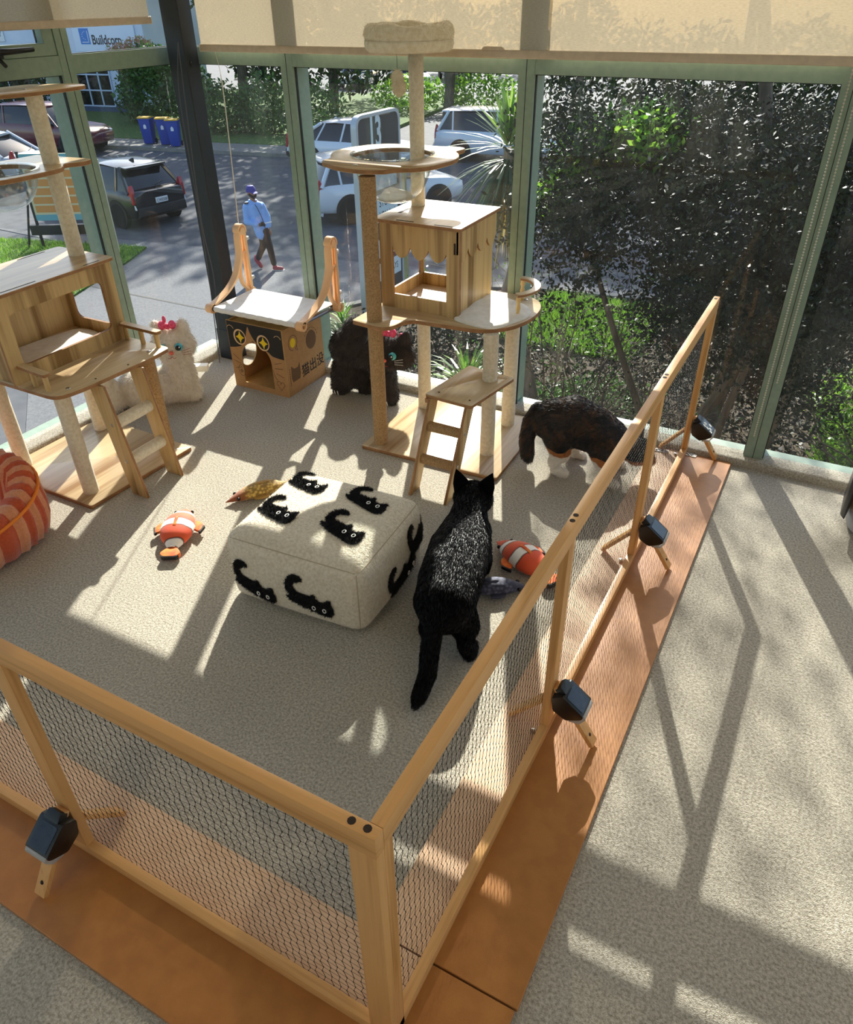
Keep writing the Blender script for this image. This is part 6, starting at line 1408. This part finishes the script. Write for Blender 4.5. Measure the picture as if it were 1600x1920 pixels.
# ------------------------------------------------------------------ fish toys
def fish_mat(nm, kind):
    m, nt, b = base_mat(nm); tc = nt.nodes.new('ShaderNodeTexCoord'); sp_ = nt.nodes.new('ShaderNodeSeparateXYZ'); nt.links.new(tc.outputs['Object'], sp_.inputs[0])
    b.inputs['Roughness'].default_value = .75; b.inputs['Sheen Weight'].default_value = .2
    if kind == 'clown':
        r = nt.nodes.new('ShaderNodeValToRGB'); r.color_ramp.interpolation = 'LINEAR'; mr = nt.nodes.new('ShaderNodeMapRange'); mr.inputs['From Min'].default_value = -.14; mr.inputs['From Max'].default_value = .14
        n = noise(nt, coords(nt), 9, 2); ad = nt.nodes.new('ShaderNodeMath'); ad.operation = 'MULTIPLY_ADD'; ad.inputs[1].default_value = .035; nt.links.new(n.outputs['Fac'], ad.inputs[0]); nt.links.new(sp_.outputs['X'], ad.inputs[2]); nt.links.new(ad.outputs[0], mr.inputs['Value']); nt.links.new(mr.outputs[0], r.inputs[0])
        e = r.color_ramp.elements; e[0].position = 0; e[0].color = S('#e8761f'); e[1].position = 1; e[1].color = S('#e2521f')
        for p, c in ((.17, '#e8761f'), (.19, '#17120f'), (.205, '#f3efe8'), (.27, '#f3efe8'), (.285, '#17120f'), (.30, '#e2582c'), (.46, '#dd4d26'), (.475, '#17120f'), (.49, '#f3efe8'), (.60, '#f3efe8'), (.615, '#17120f'), (.63, '#dd4d26'), (.76, '#e4602e'), (.775, '#17120f'), (.79, '#f3efe8'), (.845, '#f3efe8'), (.86, '#17120f'), (.875, '#d8521f')): q = e.new(p); q.color = S(c)
        nt.links.new(r.outputs[0], b.inputs['Base Color'])
    else:
        vr = nt.nodes.new('ShaderNodeTexVoronoi'); vr.inputs['Scale'].default_value = 95; mp = coords(nt, (.8, 1, 1)); nt.links.new(mp.outputs[0], vr.inputs['Vector'])
        a, c = ('#8a6a2c', '#d9b45c') if kind == 'carp' else ('#2c2d3f', '#5d6078'); r = ramp(nt, S(c), S(a), .2, .6); nt.links.new(vr.outputs['Distance'], r.inputs[0])
        mr = nt.nodes.new('ShaderNodeMapRange'); mr.inputs['From Min'].default_value = .05; mr.inputs['From Max'].default_value = .09; nt.links.new(sp_.outputs['X'], mr.inputs['Value'])
        mx = nt.nodes.new('ShaderNodeMix'); mx.data_type = 'RGBA'; nt.links.new(mr.outputs[0], mx.inputs[0]); nt.links.new(r.outputs[0], mx.inputs[6]); mx.inputs[7].default_value = S('#8c4a25') if kind == 'carp' else S('#3a3b50'); nt.links.new(mx.outputs[2], b.inputs['Base Color'])
    return m
FINO, FINB, FING = mat('orange fin', '#e2541f', .75, '#ee8a30', 40), mat('black fin', '#1b1715', .75), mat('grey fin', '#34364a', .7)
FCARP = mat('carp fin', '#a07a3a', .7)
CLM = fish_mat('clownfish print', 'clown'); CPM = fish_mat('carp print', 'carp'); GRM = fish_mat('grey fish print', 'grey')
def fish(nm, p_tail, p_head, label, m, fin, Wd, Ht, group, kind, L=None):
    a, b = Vector(p_tail), Vector(p_head); d = b-a; L = L or d.length; c = (a+b)/2; t = thing(nm, (c.x, c.y, Ht), label, 'toy', group, rz=math.atan2(d.y, d.x))
    mb = MB(); n = 22; k = 18; v = []
    for i in range(n+1):
        x = i/n; w = (math.sin(PI*min(1, x*1.02)**.80)**.75) if kind == 'clown' else (math.sin(PI*x**.85)**.9)
        w = max(w, .16 if x < .5 else .02)
        if x < .16: w = max(.30, w*.9)
        for j in range(k):
            q = 2*PI*j/k; v.append(((x-.5)*L*.86+L*.06, Wd*w*math.cos(q), Ht*w*math.sin(q)-(Ht*(1-w)*.55)))
    mb.add(v, [(i*k+j, i*k+(j+1) % k, (i+1)*k+(j+1) % k, (i+1)*k+j) for i in range(n) for j in range(k)] + [tuple(range(k))[::-1], tuple(n*k+j for j in range(k))])
    obj('body', mb, m, t, local=True, ang=80)
    tl = MB().prism(rpoly([(-.36*L, -Wd*.28), (-.36*L, Wd*.28), (-.46*L, Wd*.62), (-.52*L, Wd*.40), (-.525*L, -Wd*.40), (-.46*L, -Wd*.62)], Wd*.2, 3), 'z', -Ht*.72, -Ht*.22); tf_ = obj('tail_fin', tl, fin if kind != 'clown' else FINO, t, local=True, bevel=.006)
    if kind == 'clown':
        obj('tail_edge', MB().prism(rpoly([(-.495*L, -Wd*.55), (-.495*L, Wd*.55), (-.535*L, Wd*.42), (-.535*L, -Wd*.42)], Wd*.12, 3), 'z', -Ht*.70, -Ht*.25), FINB, tf_, local=True, bevel=.004)
    for s in (-1, 1):
        fn = MB().prism(rpoly([(.16*L, s*Wd*.72), (.02*L, s*Wd*.78), (-.07*L, s*Wd*1.30), (.06*L, s*Wd*1.45), (.15*L, s*Wd*1.15)], Wd*.22, 3), 'z', -Ht*.45, -Ht*.15); fo = obj('side_fin', fn, fin, t, local=True, bevel=.004)
        if kind == 'clown': obj('fin_edge', MB().prism(rpoly([(-.065*L, s*Wd*1.22), (.06*L, s*Wd*1.40), (.05*L, s*Wd*1.55), (-.085*L, s*Wd*1.36)], Wd*.10, 3), 'z', -Ht*.46, -Ht*.16), FINB, fo, local=True, bevel=.003)
        obj('eye', MB().sph((.335*L, s*Wd*(.50 if kind == 'clown' else .56), -Ht*.10), (.007, .006, .007), 12, 8), MA['eye_black'], t, local=True)
    obj('back_fin', MB().prism(rpoly([(.15*L, Ht*.62), (.04*L, Ht*1.12), (-.10*L, Ht*1.02), (-.16*L, Ht*.55), (0, Ht*.5)], Ht*.2, 3), 'y', -.005, .005), fin, t, local=True, bevel=.002)
    return t
fish('fish_toy', (-1.700, 1.315, 0), (-1.850, 1.560, 0), 'clownfish toy lying in the sun left of the pouf', CLM, FINO, .058, .034, 'fish toys', 'clown')
fish('fish_toy', (-.520, 1.775, 0), (-.770, 1.895, 0), 'clownfish toy right of the black cat by the fence', CLM, FINO, .056, .036, 'fish toys', 'clown')
fish('fish_toy', (-.780, 1.600, 0), (-.578, 1.728, 0), 'dark grey fish toy beside the black cat', GRM, FING, .034, .026, 'fish toys', 'grey')
fish('fish_toy', (-1.610, 1.905, 0), (-1.758, 1.655, 0), 'golden brown carp toy behind the pouf', CPM, FCARP, .038, .026, 'fish toys', 'carp')

# ------------------------------------------------------------------ cats
def cat(nm, base, label, caps, mat_, fur, n, flow_fn, ears, fwd_, voxel=.0075, smooth=7):
    lp = Vector(base); t = thing(nm, base, label, 'cat')
    ex = MB()
    for (p, d, out, hgt_, wd_) in ears:      # hollow pointed ears
        p, d, out = Vector(p), Vector(d).normalized(), Vector(out).normalized(); sidev = d.cross(out).normalized()
        m_ = MB(); m_.tube([p-d*.012, p+d*hgt_*.30, p+d*hgt_*.68, p+d*hgt_], [wd_*.56, wd_*.46, wd_*.25, wd_*.03], 14); f_ = Vector((d.cross(sidev))).normalized()
        ctr = p; m_.v = [tuple(Vector(q)-out_ax*((Vector(q)-ctr).dot(out_ax))*.55) for q in m_.v for out_ax in (fwd_,)]; ex.add(m_.v, m_.f)
    me = blob_mesh('body', caps, voxel, smooth, None, lp); me.materials.clear(); me.materials.append(mat_)
    P, Nn = sample_mesh(me, n); fl = flow_fn(P+np.array(lp)) + np.random.normal(0, .16, P.shape); fl = fl-Nn*(fl*Nn).sum(1)[:, None]; fl /= np.linalg.norm(fl, axis=1)[:, None]+1e-9
    D = fl*.86+Nn*.22; D /= np.linalg.norm(D, axis=1)[:, None]
    V, Q, T = strands(P-Nn*.001, D, fur*(.6+.8*np.random.rand(len(P))), .0011)
    co = np.array([tuple(q.co) for q in me.vertices]); me.calc_loop_triangles(); tri = np.array([tuple(q.vertices) for q in me.loop_triangles])
    ev = np.array([tuple(Vector(q)-lp) for q in ex.v]); et = np.array([(f[0], f[k], f[k+1]) for f in ex.f for k in range(1, len(f)-1)])
    n0 = len(co); co = np.vstack([co, ev]); tri = np.vstack([tri, et+n0])
    m2 = np_mesh('body', np.vstack([co, V]), Q+len(co), np.vstack([tri, T+len(co)]), [mat_, SKINB if mat_ is BCM else mat_], True)
    m2.polygons.foreach_set('material_index', np.concatenate([np.zeros(len(Q), np.int32), np.ones(len(tri), np.int32), np.zeros(len(T), np.int32)])); link('body', m2, t); return t
SKINB = mat('black undercoat', '#070607', .95, spec=.05)
BCM, _, _b = base_mat('black cat coat'); _b.inputs['Base Color'].default_value = S('#060506'); _b.inputs['Roughness'].default_value = .42; _b.inputs['Specular IOR Level'].default_value = .24
hb = Vector((-.822, 1.812, .232)); fd_ = Vector((-.25, .96, -.12)).normalized(); rd = Vector((.97, .25, 0)).normalized(); upv = Vector((0, 0, 1))
bc_ = [((-.705, 1.385, .165), .086, (-.735, 1.48, .168), .096), ((-.735, 1.48, .168), .096, (-.768, 1.60, .168), .097), ((-.768, 1.60, .168), .096, (-.792, 1.70, .172), .080), ((-.792, 1.70, .178), .072, (-.812, 1.765, .215), .055), ((-.812, 1.765, .215), .052, hb, .054),
    (hb+rd*.022-upv*.008, .044, hb-rd*.022-upv*.008, .044), (hb+fd_*.03-upv*.015, .036, hb+fd_*.052-upv*.022, .026),
    ((-.690, 1.40, .15), .066, (-.655, 1.415, .075), .042), ((-.655, 1.415, .075), .034, (-.630, 1.365, .050), .024), ((-.630, 1.365, .050), .023, (-.622, 1.385, .018), .021), ((-.622, 1.375, .014), .020, (-.630, 1.415, .013), .019),
    ((-.74, 1.40, .15), .066, (-.765, 1.425, .075), .042), ((-.765, 1.425, .075), .034, (-.765, 1.385, .045), .024), ((-.765, 1.385, .045), .023, (-.765, 1.395, .016), .021), ((-.765, 1.39, .013), .020, (-.775, 1.43, .012), .019),
    ((-.755, 1.70, .13), .048, (-.745, 1.735, .05), .028), ((-.745, 1.735, .05), .025, (-.745, 1.74, .016), .021), ((-.745, 1.735, .013), .020, (-.752, 1.77, .012), .019),
    ((-.825, 1.70, .13), .048, (-.845, 1.73, .05), .028), ((-.845, 1.73, .05), .025, (-.848, 1.745, .016), .021), ((-.848, 1.74, .013), .020, (-.858, 1.775, .012), .019),
    ((-.700, 1.345, .195), .034, (-.698, 1.305, .150), .029), ((-.698, 1.305, .150), .029, (-.690, 1.265, .090), .027), ((-.690, 1.265, .090), .027, (-.675, 1.225, .052), .026), ((-.675, 1.225, .052), .026, (-.668, 1.165, .030), .023), ((-.668, 1.165, .030), .022, (-.664, 1.135, .026), .013)]
cat('black_cat', (-.74, 1.52, 0), 'glossy black cat standing beside the pouf, seen from behind', bc_, BCM, .012, 90000, lambda P: np.tile(np.array([.25, -.95, -.25]), (len(P), 1)),
    [(hb+rd*.036+upv*.030, upv*1+rd*.35, rd, .066, .056), (hb-rd*.036+upv*.030, upv*1-rd*.35, -rd, .066, .056)], fd_)
# calico: black coat, ginger patches, white legs
CCM, nt, _b = base_mat('calico coat'); mp = coords(nt, (1, 1, 1)); n1 = noise(nt, mp, 22, 5, .75); n1.inputs['Distortion'].default_value = .8
r = ramp(nt, S('#0e0b0a'), S('#4a2f1a'), .45, .62); nt.links.new(n1.outputs['Fac'], r.inputs[0]); e = r.color_ramp.elements.new(.74); e.color = S('#8a5a2c')
sp_ = nt.nodes.new('ShaderNodeSeparateXYZ'); nt.links.new(mp.outputs[0], sp_.inputs[0]); n2 = noise(nt, mp, 18, 2)
sm = nt.nodes.new('ShaderNodeMath'); sm.operation = 'MULTIPLY_ADD'; sm.inputs[1].default_value = -.04; nt.links.new(n2.outputs['Fac'], sm.inputs[0]); nt.links.new(sp_.outputs['Z'], sm.inputs[2])
lt = nt.nodes.new('ShaderNodeMath'); lt.operation = 'LESS_THAN'; lt.inputs[1].default_value = .062; nt.links.new(sm.outputs[0], lt.inputs[0])
lt2 = nt.nodes.new('ShaderNodeMath'); lt2.operation = 'LESS_THAN'; lt2.inputs[1].default_value = .085; nt.links.new(sm.outputs[0], lt2.inputs[0])
tx = nt.nodes.new('ShaderNodeMath'); tx.operation = 'GREATER_THAN'; tx.inputs[1].default_value = -.105; nt.links.new(sp_.outputs['X'], tx.inputs[0])
an1 = nt.nodes.new('ShaderNodeMath'); an1.operation = 'MULTIPLY'; nt.links.new(lt.outputs[0], an1.inputs[0]); nt.links.new(tx.outputs[0], an1.inputs[1])
an2 = nt.nodes.new('ShaderNodeMath'); an2.operation = 'MULTIPLY'; nt.links.new(lt2.outputs[0], an2.inputs[0]); nt.links.new(tx.outputs[0], an2.inputs[1])
m1 = nt.nodes.new('ShaderNodeMix'); m1.data_type = 'RGBA'; nt.links.new(an2.outputs[0], m1.inputs[0]); nt.links.new(r.outputs[0], m1.inputs[6]); m1.inputs[7].default_value = S('#b9773c')
m2_ = nt.nodes.new('ShaderNodeMix'); m2_.data_type = 'RGBA'; nt.links.new(an1.outputs[0], m2_.inputs[0]); nt.links.new(m1.outputs[2], m2_.inputs[6]); m2_.inputs[7].default_value = S('#efe9df')
nt.links.new(m2_.outputs[2], _b.inputs['Base Color']); _b.inputs['Roughness'].default_value = .5; _b.inputs['Sheen Weight'].default_value = .15
hc = Vector((-.470, 2.530, .120)); fc_ = Vector((.96, .1, -.35)).normalized(); rc = Vector((.1, -.99, 0)).normalized()
cc = [((-.800, 2.505, .185), .086, (-.725, 2.515, .195), .098), ((-.725, 2.515, .195), .098, (-.64, 2.515, .175), .090), ((-.64, 2.515, .175), .088, (-.585, 2.515, .155), .076), ((-.585, 2.515, .160), .064, (-.525, 2.522, .140), .052), ((-.525, 2.522, .140), .050, hc, .052),
    (hc+rc*.02, .044, hc-rc*.02, .044), (hc+fc_*.03-upv*.006, .034, hc+fc_*.05-upv*.012, .025),
    ((-.765, 2.46, .15), .062, (-.745, 2.445, .085), .040), ((-.745, 2.445, .085), .032, (-.765, 2.432, .050), .023), ((-.765, 2.432, .050), .022, (-.748, 2.425, .018), .021), ((-.752, 2.425, .013), .020, (-.712, 2.420, .012), .020),
    ((-.765, 2.56, .15), .062, (-.735, 2.58, .085), .040), ((-.735, 2.58, .085), .032, (-.745, 2.585, .045), .023), ((-.745, 2.585, .045), .022, (-.725, 2.585, .015), .021), ((-.73, 2.585, .013), .02, (-.695, 2.585, .012), .02),
    ((-.60, 2.47, .12), .044, (-.560, 2.44, .06), .028), ((-.560, 2.44, .06), .024, (-.548, 2.430, .018), .021), ((-.55, 2.43, .013), .02, (-.515, 2.428, .012), .02),
    ((-.60, 2.56, .12), .044, (-.575, 2.58, .06), .028), ((-.575, 2.58, .06), .024, (-.57, 2.585, .018), .021), ((-.57, 2.585, .013), .02, (-.535, 2.585, .012), .02),
    ((-.865, 2.50, .215), .034, (-.885, 2.47, .175), .032), ((-.885, 2.47, .175), .032, (-.885, 2.440, .110), .031), ((-.885, 2.440, .110), .031, (-.872, 2.425, .055), .028), ((-.872, 2.425, .055), .026, (-.862, 2.418, .038), .018)]
cat('calico_cat', (-.70, 2.51, 0), 'dark calico cat with white legs sniffing by the fence near the glass', cc, CCM, .014, 70000, lambda P: np.stack([np.full(len(P), -.85), np.zeros(len(P)), np.where(P[:, 0] < -.84, -1.2, -.4)], 1),
    [(hc-fc_*.008+rc*.034+upv*.028, upv+rc*.35, rc, .058, .050), (hc-fc_*.008-rc*.034+upv*.028, upv-rc*.35, -rc, .058, .050)], fc_)

# ------------------------------------------------------------------ half-seen water dispenser at the right edge
wd_ = thing('water_dispenser', (.375, 2.58, 0), 'beige and black pet water dispenser with clear base at the right edge', 'dispenser')
obj('clear_base', MB().lathe([(.085, 0), (.105, .008), (.115, .035), (.112, .07), (.10, .085)], (.375, 2.58, 0), 32), mat('milky plastic', '#dfe3ec', .15, trans=.55, spec=.6), wd_)
obj('beige_body', MB().lathe([(.118, .085), (.123, .10), (.125, .18), (.120, .30)], (.375, 2.58, 0), 32), mat('beige shell', '#b9a48a', .5), wd_)
obj('black_rim', MB().prism(rpoly([(.237, 2.50), (.251, 2.47), (.275, 2.62), (.267, 2.66), (.241, 2.64)], .008), 'z', .075, .34), MA['black_plastic'], wd_, bevel=.004)
